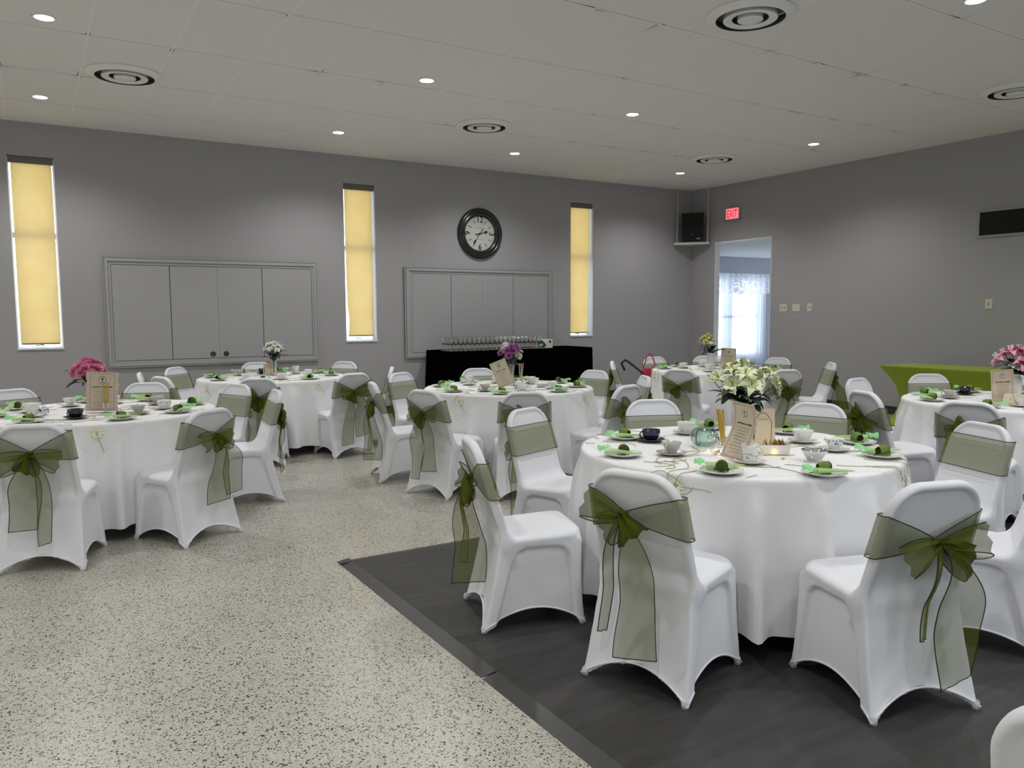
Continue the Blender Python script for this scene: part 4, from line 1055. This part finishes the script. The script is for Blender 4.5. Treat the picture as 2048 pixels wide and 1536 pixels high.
# ================================================================= FLOWERS
def petal(L_, w, lift, curl, n=6):
    G = []
    for i in range(n):
        q = i / (n - 1); ww = w * math.sin(PI * min(.97, .12 + .86 * q)) ** .8; z = lift * q - curl * q ** 3; x = L_ * (q - .12 * q * q)
        G.append([(x, -ww, z + .12 * ww), (x, 0, z - .1 * ww), (x, ww, z + .12 * ww)])
    return np.array(G)
def flower_mesh(kind, m_, centre=None):
    mb = MB()
    def ring(n, L_, w, lift, curl, a0=0, mi=0, tilt=0):
        for k in range(n):
            a = 2 * PI * k / n + a0; G = petal(L_, w, lift, curl); c_, s_ = math.cos(a), math.sin(a)
            G = np.stack([G[..., 0] * c_ - G[..., 1] * s_, G[..., 0] * s_ + G[..., 1] * c_, G[..., 2]], -1); mb.grid(G, mi)
    if kind == 'lily':
        ring(3, .062, .015, .045, .045); ring(3, .058, .013, .052, .050, PI / 3)
        for k in range(5): a = k * 1.25; mb.tube([(0, 0, .005), (.010 * math.cos(a), .010 * math.sin(a), .040)], .0012, 4, 1)
    elif kind == 'mum':
        for j, (n, L_, lf) in enumerate(((14, .040, -.002), (13, .038, .012), (12, .034, .024), (10, .026, .032), (7, .017, .034))): ring(n, L_, .0055, lf, .004, j * .37)
    else:
        ring(5, .022, .011, .012, .010); ring(4, .014, .008, .014, .004, .5); mb.lathe([(0, .008), (.004, .006), (.005, .001)], 8, 1)
    return mb.mesh('flower_' + kind, [m_, centre or M_YEL])
FM = {'lily': flower_mesh('lily', M_LILY, mat('stamen', (.35, .32, .03), .6)), 'pinkmum': flower_mesh('mum', M_PINK), 'plily': flower_mesh('lily', M_PINK, M_WPET), 'white': flower_mesh('small', M_WPET), 'wmum': flower_mesh('mum', M_WPET), 'purple': flower_mesh('mum', M_PURP), 'yellow': flower_mesh('small', M_YEL), 'yelmum': flower_mesh('mum', M_YEL)}
def leaf_mesh(L_, w):
    G = petal(L_, w, L_ * .25, L_ * .35, 7); mb = MB(); mb.grid(G); return mb.mesh('leaf', [M_LEAF])
LF = leaf_mesh(.15, .030); LFS = leaf_mesh(.055, .013)
def bouquet(x, y, zbase, zneck, blooms, leaves, label, seed=1, sprigs=0, size=1.4):
    """blooms: (mesh key, dx, dy, z, scale)"""
    o = empty('bouquet', (x, y, zneck)); tag(o, label, 'flowers', 'table bouquets'); rnd = random.Random(seed)
    st = MB()
    for (kx, dx, dy, z, sc) in blooms:
        v = Vector((dx, dy, (z - zneck) * .75 + .02)).normalized(); q = v.to_track_quat('Z', 'Y')
        f = mesh_obj('flower', FM[kx], o, (dx, dy, z - zneck), q.to_euler(), sc * size)
        st.tube([(dx * .08, dy * .08, zbase - zneck), (dx * .12, dy * .12, 0), (dx * .7, dy * .7, (z - zneck) * .6), (dx, dy, z - zneck)], .0022, 5)
    st.build('stems', M_STEM, o)
    for k in range(leaves):
        a = 2 * PI * k / leaves + rnd.uniform(-.3, .3); z = rnd.uniform(-.005, .065)
        mesh_obj('leaf', LF if k % 3 else LFS, o, (.012 * math.cos(a), .012 * math.sin(a), z), (0, R(-rnd.uniform(-22, 40)), a), rnd.uniform(.85, 1.4))
    for k in range(sprigs):
        a = rnd.uniform(0, 6.28); mb = MB(); P = [(.02 * math.cos(a), .02 * math.sin(a), .02)]; r_ = .16
        for q in (.35, .7, 1): P.append((r_ * q * math.cos(a), r_ * q * math.sin(a), .02 + .16 * q * rnd.uniform(.6, .9)))
        mb.tube(P, .0013, 4)
        for q in range(9):
            p = np.array(P[1]) + (np.array(P[3]) - np.array(P[1])) * q / 8 + np.array([rnd.uniform(-.012, .012) for _ in range(3)])
            mb.box(p, (.005, .0022, .0022), 1, Euler((rnd.uniform(0, 3), rnd.uniform(0, 3), 0)).to_matrix())
        mb.build('sprig', [M_STEM, M_WPET], o)
    return o
def dome(keys, n, r_, zc, h, seed, sc=(.9, 1.1)):
    rnd = random.Random(seed); out = []
    for k in range(n):
        f = (k + .5) / n; a = k * 2.399 + rnd.uniform(-.2, .2); rr = r_ * math.sqrt(f); out.append((keys[k % len(keys)], rr * math.cos(a), rr * math.sin(a), zc + h * math.sqrt(max(0, 1 - f)) + rnd.uniform(-.012, .012), rnd.uniform(*sc)))
    return out
def vase(x, y, prof, m_, label, name='vase', extra=None):
    o = MB().lathe(prof, 32).build(name, m_); o.location = (x, y, TOP); tag(o, label, 'vase', 'flower vases'); return o
wv = [(0, .002), (.034, 0), (.038, .004), (.038, .02), (.036, .15), (.028, .168), (.024, .178), (.026, .188), (.024, .188), (.021, .176), (.033, .148), (.034, .01), (0, .008)]
gv = [(0, .010), (.022, .008), (.026, 0), (.030, .002), (.030, .02), (.034, .10), (.044, .20), (.042, .20), (.032, .10), (.027, .02), (0, .016)]
vase(3.17, 2.87, wv, M_CHINA, 'white bottle vase behind the menu scroll on the front table')
bouquet(3.175, 2.87, TOP + .02, TOP + .188, [('lily', dx, dy, z, s) for dx, dy, z, s in ((-.10, .06, 1.09, 1.0), (-.085, -.02, 1.06, 1.1), (-.03, -.08, 1.06, 1.1), (.0, .02, 1.12, 1.2), (.03, -.05, 1.09, 1.0), (.07, -.06, 1.10, 1.0), (-.03, .05, 1.16, .9), (-.05, -.06, 1.12, .9), (.09, -.10, 1.12, .8), (.14, -.09, 1.07, .8), (-.14, .09, 1.10, .55), (.03, .03, 1.17, .8), (-.07, .0, 1.14, .8))] + [('white', .13, -.12, 1.04, 1), ('white', .10, -.12, 1.06, .9), ('white', .15, -.10, 1.02, 1)],
        40, 'bouquet of cream and lime lilies with dark leaves on the front table', 3, 4, 1.3)
vase(.40, 6.47, wv, M_CHINA, 'white vase hidden behind the paper menu on the left table')
bouquet(.345, 6.49, TOP + .02, TOP + .188, dome(['pinkmum'], 24, .095, .99, .10, 2, (.8, 1.0)), 18, 'pink chrysanthemum bouquet on the left table', 5)
vase(2.30, 8.86, gv, M_GLASS, 'clear flared glass vase on the table in front of the wide cupboard')
bouquet(2.30, 8.86, TOP + .02, TOP + .16, dome(['white'], 26, .10, 1.02, .10, 6, (1.0, 1.4)), 12, 'small white flowers with dark leaves in the clear glass vase', 6)
vase(3.86, 6.34, gv, M_GLASS, 'clear glass vase behind the tilted menu card on the middle table')
bouquet(3.86, 6.34, TOP + .02, TOP + .17, dome(['purple', 'wmum', 'purple', 'white', 'white'], 22, .115, 1.02, .12, 9, (.7, 1.0)), 10, 'purple and white flower bouquet on the middle table', 8)
o = vase(6.93, 6.76, [(0, .003), (.044, 0), (.048, .004), (.048, .195), (.045, .197), (.044, .01), (0, .009)], M_CHINA, 'white straight-sided vase on the far table by the doorway')
bouquet(6.93, 6.76, TOP + .02, TOP + .197, [(k_, dx - .04, dy + .03, z, s) for k_, dx, dy, z, s in dome(['yelmum', 'yellow', 'yellow', 'white'], 16, .095, 1.05, .10, 12, (.7, 1.1))], 14, 'yellow flower bouquet in the white vase on the far table', 9, 3)
vase(6.56, 3.16, wv, M_CHINA, 'white vase behind the menu on the right-hand table')
bouquet(6.56, 3.16, TOP + .02, TOP + .188, [('plily', dx, dy, z, s) for dx, dy, z, s in ((-.07, .09, 1.06, 1.1), (-.02, .03, 1.10, 1.2), (.02, -.04, 1.07, 1.2), (.03, -.11, 1.09, 1.1), (.06, -.05, 1.12, 1), (0, .09, 1.09, 1), (.05, .02, 1.11, 1.1), (-.04, -.06, 1.03, 1))] + [('white', -.05, .0, 1.02, 1.4), ('white', -.04, -.02, 1.0, 1.2)], 28, 'large pink lily bouquet at the right edge of the photo', 10, 0, 1.6)

# ================================================================= MENU CARDS AND CENTREPIECE THINGS
def cameo(mb, cx, cz, w, mi_ring, mi_fill, mi_head, put, sx=1.0):
    n = 28
    for r_, m_, d in ((w, mi_ring, .0006), (w * .88, mi_fill, .0010), (w * .80, mi_ring, .0013), (w * .76, mi_fill, .0016)):
        mb.add([put(cx + sx * r_ * math.cos(2 * PI * k / n), cz + 1.15 * r_ * math.sin(2 * PI * k / n), d) for k in range(n)], [tuple(range(n))], m_)
    H_ = [(-.10, .50), (.12, .52), (.30, .40), (.38, .22), (.34, .02), (.22, -.10), (.16, -.22), (.20, -.38), (.34, -.55), (.0, -.58), (-.10, -.50), (-.02, -.30), (-.06, -.18), (-.22, -.20), (-.24, -.08), (-.34, -.02), (-.26, .12), (-.30, .28), (-.22, .42)]
    mb.add([put(cx + sx * w * 1.15 * a, cz + w * 1.25 * b, .0020) for a, b in H_], [tuple(range(len(H_)))], mi_head)
def card(name, x, y, face, h, w, curve, lean, roll, label, wavy=0, header=True, cat='menu card', frame=True, scroll=False):
    """curved paper card; face: direction its print looks at (deg), curve: S amplitude"""
    o = empty(name, (x, y, TOP), R(face + 90)); tag(o, label, cat, 'paper table cards' if cat == 'menu card' else None)
    rr = R(roll)
    def put(u, v, d=0):
        # u across, v up (0..h), d out of the sheet
        s_ = v / h; yy = (.036 * math.sin(PI * (1.25 * s_ - .35))) if scroll else -curve * math.sin(2 * PI * s_) - lean * s_ * h; uu = u
        X = uu * math.cos(rr) - (v) * math.sin(rr); Zz = uu * math.sin(rr) + v * math.cos(rr)
        return (X, -(d + .0016) + yy * 1.0 + .0, Zz + max(0, abs(math.sin(rr)) * w / 2) + .001)
    mb = MB(); n = 22; rnd = random.Random(int(abs(x) * 100)); jag = [rnd.uniform(-1, 1) * wavy for _ in range(n)]; jag2 = [rnd.uniform(-1, 1) * wavy for _ in range(n)]
    F_, B_ = [], []
    for i in range(n):
        v = h * i / (n - 1); F_.append([put(-w / 2 + jag[i], v), put(-w / 4, v), put(0, v), put(w / 4, v), put(w / 2 + jag2[i], v)]); B_.append([put(-w / 2 + jag[i], v, -.0016), put(-w / 4, v, -.0016), put(0, v, -.0016), put(w / 4, v, -.0016), put(w / 2 + jag2[i], v, -.0016)])
    mb.grid(F_, 0); mb.grid([r_[::-1] for r_ in B_], 1)
    sh_ = mb.build('sheet', [M_KRAFT, M_EDGE], o, auto=None)
    mb = MB(); m1 = .010
    def bar(u0, u1, v0, v1, mi):
        k = max(2, int((v1 - v0) / h * 20)); mb.grid([[put(u0, v0 + (v1 - v0) * i / k, .0008), put(u1, v0 + (v1 - v0) * i / k, .0008)] for i in range(k + 1)], mi)
    if frame:
        a = w / 2 - m1 - wavy * 2.2; bar(-a, -a + .0022, m1, h - m1, 1); bar(a - .0022, a, m1, h - m1, 1); bar(-a, a, m1, m1 + .0022, 1); bar(-a, a, h - m1 - .0022, h - m1, 1)
    cw = w * .115; cameo(mb, .0, h * .80, cw, 0, 2, 0, put)
    if header:    # the heading is a hand-lettered line too small to read in the photo: strokes of its height
        q = -w * .30; rn = random.Random(2)
        while q < w * .30: L2 = rn.uniform(.0025, .006); bar(q, q + L2, h * .615 - rn.uniform(.001, .004), h * .615 + rn.uniform(.002, .006), 0); q += L2 + .0015
    for j in range(9):
        v = h * (.54 - j * .052); ww = w * (.30 - .06 * (j % 3)); bar(-ww, ww, v, v + .0022, 1)
    mb.build('print', [M_BLK, M_INKP, mat('cameo_white', (.75, .72, .65), .7)], sh_, smooth=False)
    return o
card('menu_scroll', 2.755, 2.52, 180, .262, .135, .022, .06, -5, 'tall curling kraft paper menu with cameo head, front table', scroll=True)
card('menu_scroll', .40, 6.19, 262, .275, .20, .006, .10, -4, 'kraft menu with torn wavy edges in front of the pink mums', wavy=.006)
card('menu_card', 3.64, 6.04, 240, .24, .15, .004, .12, 22, 'kraft menu card tilted on its corner on the middle table')
card('menu_card', 7.04, 6.60, 224, .25, .17, .004, .10, -2, 'kraft menu card beside the white vase on the far table')
card('menu_scroll', 6.10, 3.02, 200, .245, .145, .010, .08, 5, 'kraft menu scroll in front of the pink lilies on the right-hand table')
def tent(x, y, face, h, w, label, pattern=None):
    o = empty('tent_card', (x, y, TOP), R(face + 90)); tag(o, label, 'card'); mb = MB()
    mb.add([(-w / 2, -.035, 0), (w / 2, -.035, 0), (w / 2 * .94, 0, h), (-w / 2 * .94, 0, h), (-w / 2, .035, 0), (w / 2, .035, 0)], [(0, 1, 2, 3), (5, 4, 3, 2)])
    s = mb.build('sheet', M_CREAM, o, smooth=False); mb = MB()
    def q(u, v, d=.0012): k = v / h; return (u, -.035 * (1 - k) - d, v)
    P = [q(-w * .34, h * .1), q(-w * .36, h * .62), q(-w * .26, h * .74), q(-w * .16, h * .84), q(0, h * .88), q(w * .16, h * .84), q(w * .26, h * .74), q(w * .36, h * .62), q(w * .34, h * .1)]
    if pattern is None: mb.tube(P, .0012, 4, 0); 
    if pattern is None:
        for k in range(5): a, b = q(-w * .2 + k * w * .09, h * .68), q(-w * .2 + k * w * .09 + .006, h * .72); mb.tube([a, b], .0009, 4, 0)
        mb.tube([q(-w * .40, h * .15), q(-w * .37, h * .18), q(-w * .355, h * .3), q(-w * .31, h * .36), q(-w * .355, h * .42), q(-w * .34, h * .55)], .002, 5, 0)
    else:
        rn = random.Random(4)
        for k in range(34): u, v = rn.uniform(-w * .42, w * .42), rn.uniform(h * .1, h * .9); mb.tube([q(u, v), q(u + rn.uniform(-.005, .005), v + .006)], .0014, 4, 0)
    mb.build('print', M_INK, s, smooth=False); return o
tent(3.215, 2.765, 222, .185, .12, 'cream folded card with line border behind the menu scroll, front table')
tent(6.02, 2.88, 200, .085, .19, 'cream card with small floral print in front of the menu on the right-hand table', 1)
tent(2.25, 8.93, 250, .13, .10, 'small cream card left of the clear glass vase on the table by the wide cupboard')
# clear jar of honey sticks
def sticks(x, y, n, col, lean, label, L_=.18, r0=.010, jar=True):
    if jar:
        j = MB().lathe([(0, .006), (.034, .004), (.038, 0), (.040, .004), (.010, .012), (.009, .022), (.020, .034), (.022, .075), (.0205, .075), (.018, .036), (.0, .028)], 24).build('stick_glass', M_GLASS); j.location = (x, y, TOP); tag(j, 'small footed glass holding ' + label, 'glass')
    for k in range(n):
        a = 2 * PI * k / n; zb = TOP + (.031 if jar else .002); b0 = (.006 * math.cos(a), .006 * math.sin(a)); t0 = (lean[0] + r0 * math.cos(a), lean[1] + r0 * math.sin(a))
        s = MB().tube([(b0[0], b0[1], .003), (b0[0] + t0[0], b0[1] + t0[1], L_)], .0038, 8).build('honey_stick', col); s.location = (x, y, zb); tag(s, 'single stick among the ' + label, 'stick', label)
M_HONEY = mat('honey_stick_amber', (.55, .36, .05), .25, spec=.7)
sticks(2.854, 2.692, 7, M_HONEY, (-.018, .012), 'amber honey sticks on the front table')
sticks(.42, 6.10, 4, M_HONEY, (.006, -.004), 'amber honey sticks before the wavy menu')
sticks(3.815, 6.085, 3, mat('pale_stick', (.60, .50, .36), .4), (.004, -.002), 'pale sticks on the middle table', .19, .016)
sticks(2.25, 8.80, 3, mat('tan_stick', (.5, .36, .2), .4), (-.010, .0), 'tan sticks left of the clear vase', .19, .012)
# glass teapot
tp = empty('glass_teapot', (2.911, 2.879, TOP), R(200)); tag(tp, 'clear green glass teapot with hanging tea tag on the front table', 'teapot')
MB().lathe([(0, .002), (.035, 0), (.055, .012), (.070, .038), (.072, .058), (.060, .082), (.045, .092), (.043, .090), (.058, .080), (.069, .057), (.067, .038), (.052, .014), (0, .006)], 40).build('pot_body', M_TEAL, tp)
MB().tube([(.062 + .032 * math.cos(a), 0, .052 + .042 * math.sin(a)) for a in np.linspace(-1.9, 1.9, 16)], .004, 8).build('handle', mat('dark_glass_handle', (.12, .13, .13), .1, spec=.8), tp)
MB().tube([(-.062, 0, .03), (-.085, 0, .055), (-.098, 0, .082)], [.012, .008, .006], 10).build('spout', M_TEAL, tp)
mb = MB(); mb.tube([(.0, .074, .14), (0, .076, .055)], .0012, 4); mb.add([(.013 * (1 if k % 2 == 0 else .75) * math.cos(2 * PI * k / 10), .078, .045 + .013 * (1 if k % 2 == 0 else .75) * math.sin(2 * PI * k / 10)) for k in range(10)], [tuple(range(10))]); mb.build('tea_tag', mat('tag_brown', (.16, .14, .10), .6), tp)
# white dish of tea bags
d = empty('tea_bag_dish', (3.045, 2.555, TOP), R(-38)); tag(d, 'white rectangular dish holding gold wrapped tea bags, front table', 'dish')
mb = MB(); w, l, h, t_ = .047, .075, .045, .004
V = [(-l * .9, -w * .9, 0), (l * .9, -w * .9, 0), (l * .9, w * .9, 0), (-l * .9, w * .9, 0), (-l, -w, h), (l, -w, h), (l, w, h), (-l, w, h), (-l + t_, -w + t_, h), (l - t_, -w + t_, h), (l - t_, w - t_, h), (-l + t_, w - t_, h), (-l * .9 + t_, -w * .9 + t_, .005), (l * .9 - t_, -w * .9 + t_, .005), (l * .9 - t_, w * .9 - t_, .005), (-l * .9 + t_, w * .9 - t_, .005)]
Fq = [(3, 2, 1, 0)] + [(i, (i + 1) % 4, 4 + (i + 1) % 4, 4 + i) for i in range(4)] + [(4 + i, 4 + (i + 1) % 4, 8 + (i + 1) % 4, 8 + i) for i in range(4)] + [(8 + i, 8 + (i + 1) % 4, 12 + (i + 1) % 4, 12 + i) for i in range(4)] + [(12, 13, 14, 15)]
mb.add(V, Fq); mb.build('bowl', M_CHINA, d, smooth=False)
rn = random.Random(6)
for k in range(6):
    mb = MB(); mb.box((0, 0, 0), (.024, .003, .026)); o = mb.build('tea_bag', [M_GOLD, mat('brown_packet', (.10, .045, .02), .35), mat('gold_packet2', (.62, .44, .12), .35, metal=.8)][k % 3], smooth=False)
    a = R(-38); q = -.045 + .018 * k; o.location = (3.045 + q * math.cos(a), 2.555 + q * math.sin(a), TOP + .036); o.rotation_euler = (R(rn.uniform(-25, 25)), R(rn.uniform(-30, 30)), a + PI / 2 + rn.uniform(-.3, .3)); tag(o, 'foil tea bag, %s from the left in the white dish on the front table' % ('leftmost', 'second', 'third', 'fourth', 'fifth', 'last')[k], 'tea bag', 'foil tea bags in the white dish')
# gold confetti leaves scattered on the front table
LFG = MB().add([(-.014, 0, .0005), (-.004, .007, .003), (.014, 0, .0012), (-.004, -.007, .003), (0, 0, .005)], [(0, 3, 4), (3, 2, 4), (2, 1, 4), (1, 0, 4)]).mesh('gold_leaf', [M_GOLD])
for k, (x, y) in enumerate(((2.77, 2.66), (2.80, 2.62), (3.22, 2.50), (2.70, 2.86), (3.17, 2.39), (2.96, 2.42), (3.30, 2.56), (3.07, 2.95), (2.99, 3.05))):
    o = mesh_obj('gold_leaf', LFG, None, (x, y, TOP), (0, 0, k * 1.3), 1.15); tag(o, 'small gold foil leaf %s on the front table' % ('left of the fairy lights', 'nearest the honey sticks', 'right of the white dish', 'beside the glass teapot', 'beside the frosted bowl', 'before the menu scroll', 'nearest the blue-print teacup', 'behind the cream card', 'behind the lily vase')[k], 'gold leaf', 'gold foil leaves on the front table')
# battery fairy lights round the middle of the front table
fl = empty('fairy_lights', (2.95, 2.66, TOP)); tag(fl, 'string of tiny warm fairy lights round the centrepiece of the front table', 'string lights')
rn = random.Random(12); P = []
for k in range(60):
    a = k * .33; P.append((.13 * math.cos(a) + .09 * math.cos(2.3 * a) * .8, .11 * math.sin(a) - .05 * math.sin(1.7 * a), .004 + .003 * math.sin(k)))
MB().tube(P, .0006, 4).build('wire', mat('copper_wire', (.5, .3, .12), .3, metal=1), fl)
BL = MB().lathe([(0, -.0028), (.0024, -.0012), (.0028, 0), (.0022, .0014), (0, .0028)], 8).mesh('bulb', [mat('fairy_bulb', (1, .8, .4), .4, emit=(1, .66, .24), estr=55)])
for k in range(3, 60, 3): mesh_obj('bulb', BL, fl, (P[k][0], P[k][1], P[k][2] + .004))
# fine things on other tables
def sugar(x, y, label): 
    o = empty('sugar_pot', (x, y, TOP)); tag(o, label, 'pot'); MB().lathe([(0, .002), (.03, 0), (.046, .015), (.05, .035), (.042, .052), (.0, .056)], 28).build('body', M_CHINA, o); MB().lathe([(.034, .055), (.02, .066), (.006, .070), (.010, .078), (.006, .086), (0, .087)], 20).build('lid', M_CHINA, o)
    mb = MB(); r_ = random.Random(2)
    for k in range(24): a = r_.uniform(0, 6.28); z = r_.uniform(.016, .04); mb.box((.0495 * math.cos(a), .0495 * math.sin(a), z), (.001, .003, .006), 0, [[math.cos(a), -math.sin(a), 0], [math.sin(a), math.cos(a), 0], [0, 0, 1]])
    mb.build('printed_pattern', M_BLUEPR, o, smooth=False)
sugar(3.75, 6.02, 'white patterned pot with lid beside the pale sticks, middle table')
sugar(.03, 6.25, 'white patterned pot with lid on the left table')
o = MB().lathe([(0, .002), (.034, 0), (.042, .01), (.045, .04), (.030, .062), (.012, .074), (.009, .10), (.016, .115), (.0, .118)], 28).build('black_jug', M_BLKCH); o.location = (7.03, 6.48, TOP); tag(o, 'small black long-necked jug on the far table', 'jug')
o = MB().lathe([(0, .002), (.05, 0), (.065, .02), (.085, .035), (.083, .037), (.062, .024), (0, .01)], 28).build('bowl', M_CHINA); o.location = (4.02, 6.02, TOP); tag(o, 'small white bowl on the middle table', 'bowl')
MBc = MB().lathe([(0, .002), (.03, 0), (.036, .01), (.06, .045), (.064, .056), (.062, .056), (.03, .012), (0, .008)], 28, flute=(9, .05)); o = MBc.build('scalloped_bowl', M_CHINA); o.location = (4.10, 6.33, TOP); tag(o, 'scalloped white bowl at the far side of the middle table', 'bowl')

# ================================================================= SIDE TABLES AND WHAT STANDS ON THEM
# black serving table against the left wall
bt = MB(); x0, x1, y0, y1, z1 = 4.93, 7.42, 9.74, 10.46, .905
def cloth_box(x0, x1, y0, y1, z1, zb, flare, m_, name, label, cat):
    n = 40; G = []; 
    def ringpt(k, off, z):
        # rounded rectangle walk
        s = k / (4 * n) * 4; e = int(s) % 4; q = s - int(s)
        c = [(x0, y0), (x1, y0), (x1, y1), (x0, y1)]; a, b = np.array(c[e], float), np.array(c[(e + 1) % 4], float); p = a + (b - a) * q
        cen = np.array([(x0 + x1) / 2, (y0 + y1) / 2]); nrm_ = [(0, -1), (1, 0), (0, 1), (-1, 0)][e]; return p + np.array(nrm_) * off
    for z, d in [(z1, 0)] + [(z, 1) for z in np.linspace(z1 - .01, zb, 12)]:
        row = []
        for k in range(4 * n):
            t = (z1 - z) / (z1 - zb); off = (flare * t + .012 * t * math.sin(k * .9) + .006 * t * math.sin(k * .37)) if d else 0
            if z1 - z > .02 and (k // n) % 4 == 2: off = min(off, .02)
            p = ringpt(k, off, z); row.append((p[0], p[1], z))
        G.append(row)
    mb = MB(); mb.grid(G, wrap=True); mb.add([(x0, y0, z1), (x1, y0, z1), (x1, y1, z1), (x0, y1, z1)], [(0, 1, 2, 3)])
    o = mb.build(name, m_, auto=60); tag(o, label, cat); return o
cloth_box(x0, x1, y0, y1, z1, .02, .035, M_BLKCL, 'black_tablecloth', 'black floor-length cloth on the long table under the clock', 'tablecloth')
lt = empty('serving_table', ((x0 + x1) / 2, (y0 + y1) / 2, 0)); tag(lt, 'long serving table hidden under the black cloth', 'table')
MB().box((0, 0, z1 - .02), (1.2, .34, .014)).build('tabletop', mat('plywood', (.45, .33, .2), .6), lt, smooth=False)
for sx in (-1, 1):
    for sy in (-1, 1): MB().tube([(sx * 1.1, sy * .28, 0), (sx * 1.1, sy * .28, z1 - .035)], .016, 8).build('leg', M_STEEL, lt)
gb = MB().lathe([(.0, .088), (.012, .090), (.026, .102), (.036, .125), (.038, .150), (.034, .190), (.033, .190), (.036, .150), (.034, .126), (.024, .105), (.0, .093)], 14).mesh('bowl', [M_GLASS])
gs = MB().lathe([(.035, 0), (.035, .003), (.012, .008), (.0055, .016), (.005, .075), (.009, .086), (.020, .096), (.030, .110), (.0285, .110), (.0, .094)], 12).mesh('stem', [thin_glass('stem_glass', (.9, .9, .9), .42)])
rnd = random.Random(3)
for j in range(4):
    for i in range(21):
        if i > 17 and j > 2: continue
        x = 5.03 + i * .0735 + rnd.uniform(-.003, .003) - .0 * j; y = 9.86 + j * .082 + rnd.uniform(-.003, .003)
        g = empty('wine_glass', (x, y, z1 + .001)); rw = ('front', 'second', 'third', 'back')[j]; pt_ = 'left end' if i < 7 else ('middle' if i < 14 else 'right end')
        tag(g, 'clear wine glass in the %s row, %s of the glasses on the black table' % (rw, pt_), 'wine glass', 'wine glasses, %s row, %s' % (rw, pt_))
        mesh_obj('bowl', gb, g); mesh_obj('stem', gs, g)
bx = empty('napkin_box', (6.63, 9.93, z1 + .001), R(-4)); tag(bx, 'white and green printed carton on the black table right of the glasses', 'box')
MB().box((0, 0, .066), (.13, .06, .065)).build('carton', mat('carton_white', (.72, .76, .70), .5), bx, smooth=False)
mb = MB(); mb.add([(-.127, -.0612, .01), (-.01, -.0612, .01), (.02, -.0612, .05), (-.05, -.0612, .12), (-.127, -.0612, .12)], [(0, 1, 2, 3, 4)], 0); mb.add([(-.11, -.062, .03), (-.07, -.062, .025), (-.03, -.062, .06), (-.08, -.062, .075)], [(0, 1, 2, 3)], 1); mb.box((.085, -.0612, .095), (.018, .0005, .02), 0)
mb.build('printed_picture', [mat('carton_green', (.02, .09, .03), .5), mat('carton_pale', (.55, .68, .5), .5)], bx, smooth=False)

# lime green side table with stretch cover on the right wall
def spandex_table(x0, x1, y0, y1, z1, label):
    n = 34; G = []; cx_, cy_ = (x0 + x1) / 2, (y0 + y1) / 2; hx, hy = (x1 - x0) / 2, (y1 - y0) / 2
    C = [(-1, -1), (1, -1), (1, 1), (-1, 1)]
    def pt(k, t):
        e = (k // n) % 4; q = (k % n) / n; a, b = C[e], C[(e + 1) % 4]; ux, uy = a[0] + (b[0] - a[0]) * q, a[1] + (b[1] - a[1]) * q
        pin = .155 * math.sin(PI * max(0, min(1, t * .95) - .035)) ** .85        # legs stand in from the corners, the cloth waists between top and foot
        mid_ = math.sin(PI * q)
        ix = hx * (1 - .0) - pin * 1.0 * (1 - .10 * mid_); iy = hy - pin * 1.1
        z = z1 * (1 - t)
        if t > .9: z += .10 * mid_ * (t - .9) / .1
        return (cx_ + ux * ix, cy_ + uy * iy, z)
    for t in [0, .012, .03, .06] + list(np.linspace(.1, 1, 18)): G.append([pt(k, t) for k in range(4 * n)])
    mb = MB(); mb.grid(G, wrap=True); mb.add([(x0, y0, z1), (x1, y0, z1), (x1, y1, z1), (x0, y1, z1)], [(0, 1, 2, 3)])
    o = mb.build('stretch_table_cover', M_GREENCL, auto=60); tag(o, label, 'tablecloth')
    lt = empty('folding_table', (cx_, cy_, 0)); tag(lt, 'long folding table hidden under the lime green cover', 'table')
    MB().box((0, 0, z1 - .022), (hx - .05, hy - .05, .012)).build('tabletop', mat('plywood', (.45, .33, .2), .6), lt, smooth=False)
    for sx in (-1, 1):
        for sy in (-1, 1): MB().tube([(sx * (hx - .19), sy * (hy - .2), 0), (sx * (hx - .19), sy * (hy - .2), z1 - .035)], .014, 8).build('leg', M_STEEL, lt)
spandex_table(9.14, 9.90, 3.6, 6.02, .76, 'lime green stretch cover on the long table along the right wall')

# handbags left on chairs of the far table
M_BAGR = mat('crimson_bag', (.42, .01, .06), .35, spec=.6)
hb = empty('red_handbag', (6.62, 7.55, .46)); tag(hb, 'crimson handbag with a tall loop strap on the chair by the far table', 'handbag')
mb = MB(); mb.lathe([(0, 0), (.10, .004), (.125, .03), (.115, .16), (.085, .27), (.08, .275), (.0, .25)], 20); mb.v = [mb.arr() * np.array([1, .45, 1])]; mb.build('bag_body', M_BAGR, hb)
MB().tube([(-.07 + .0 + .05 * math.sin(PI * q) * 0 + .20 * q, 0, .26 + .17 * math.sin(PI * q) + .06 * q) for q in np.linspace(0, 1, 16)] + [(.13 - .04, .02, .27), (.02, .02, .25)], .008, 8).build('strap', M_BAGR, hb)
sb = empty('black_shoulder_bag', (6.28, 7.20, .46)); tag(sb, 'black shoulder bag with long strap hung over the chair left of the far table', 'handbag')
mb = MB(); mb.lathe([(0, 0), (.11, .004), (.13, .03), (.12, .12), (.10, .16), (.0, .165)], 20); mb.v = [mb.arr() * np.array([1, .45, 1])]; mb.build('bag_body', M_BLACK, sb)
MB().tube([(.10, 0, .15), (-.02, .04, .26), (-.16, .10, .38), (-.19, .14, .41), (-.21, .19, .37), (-.15, .2, .28)], .014, 6).build('strap', M_BLACK, sb)
bpy.context.view_layer.update()
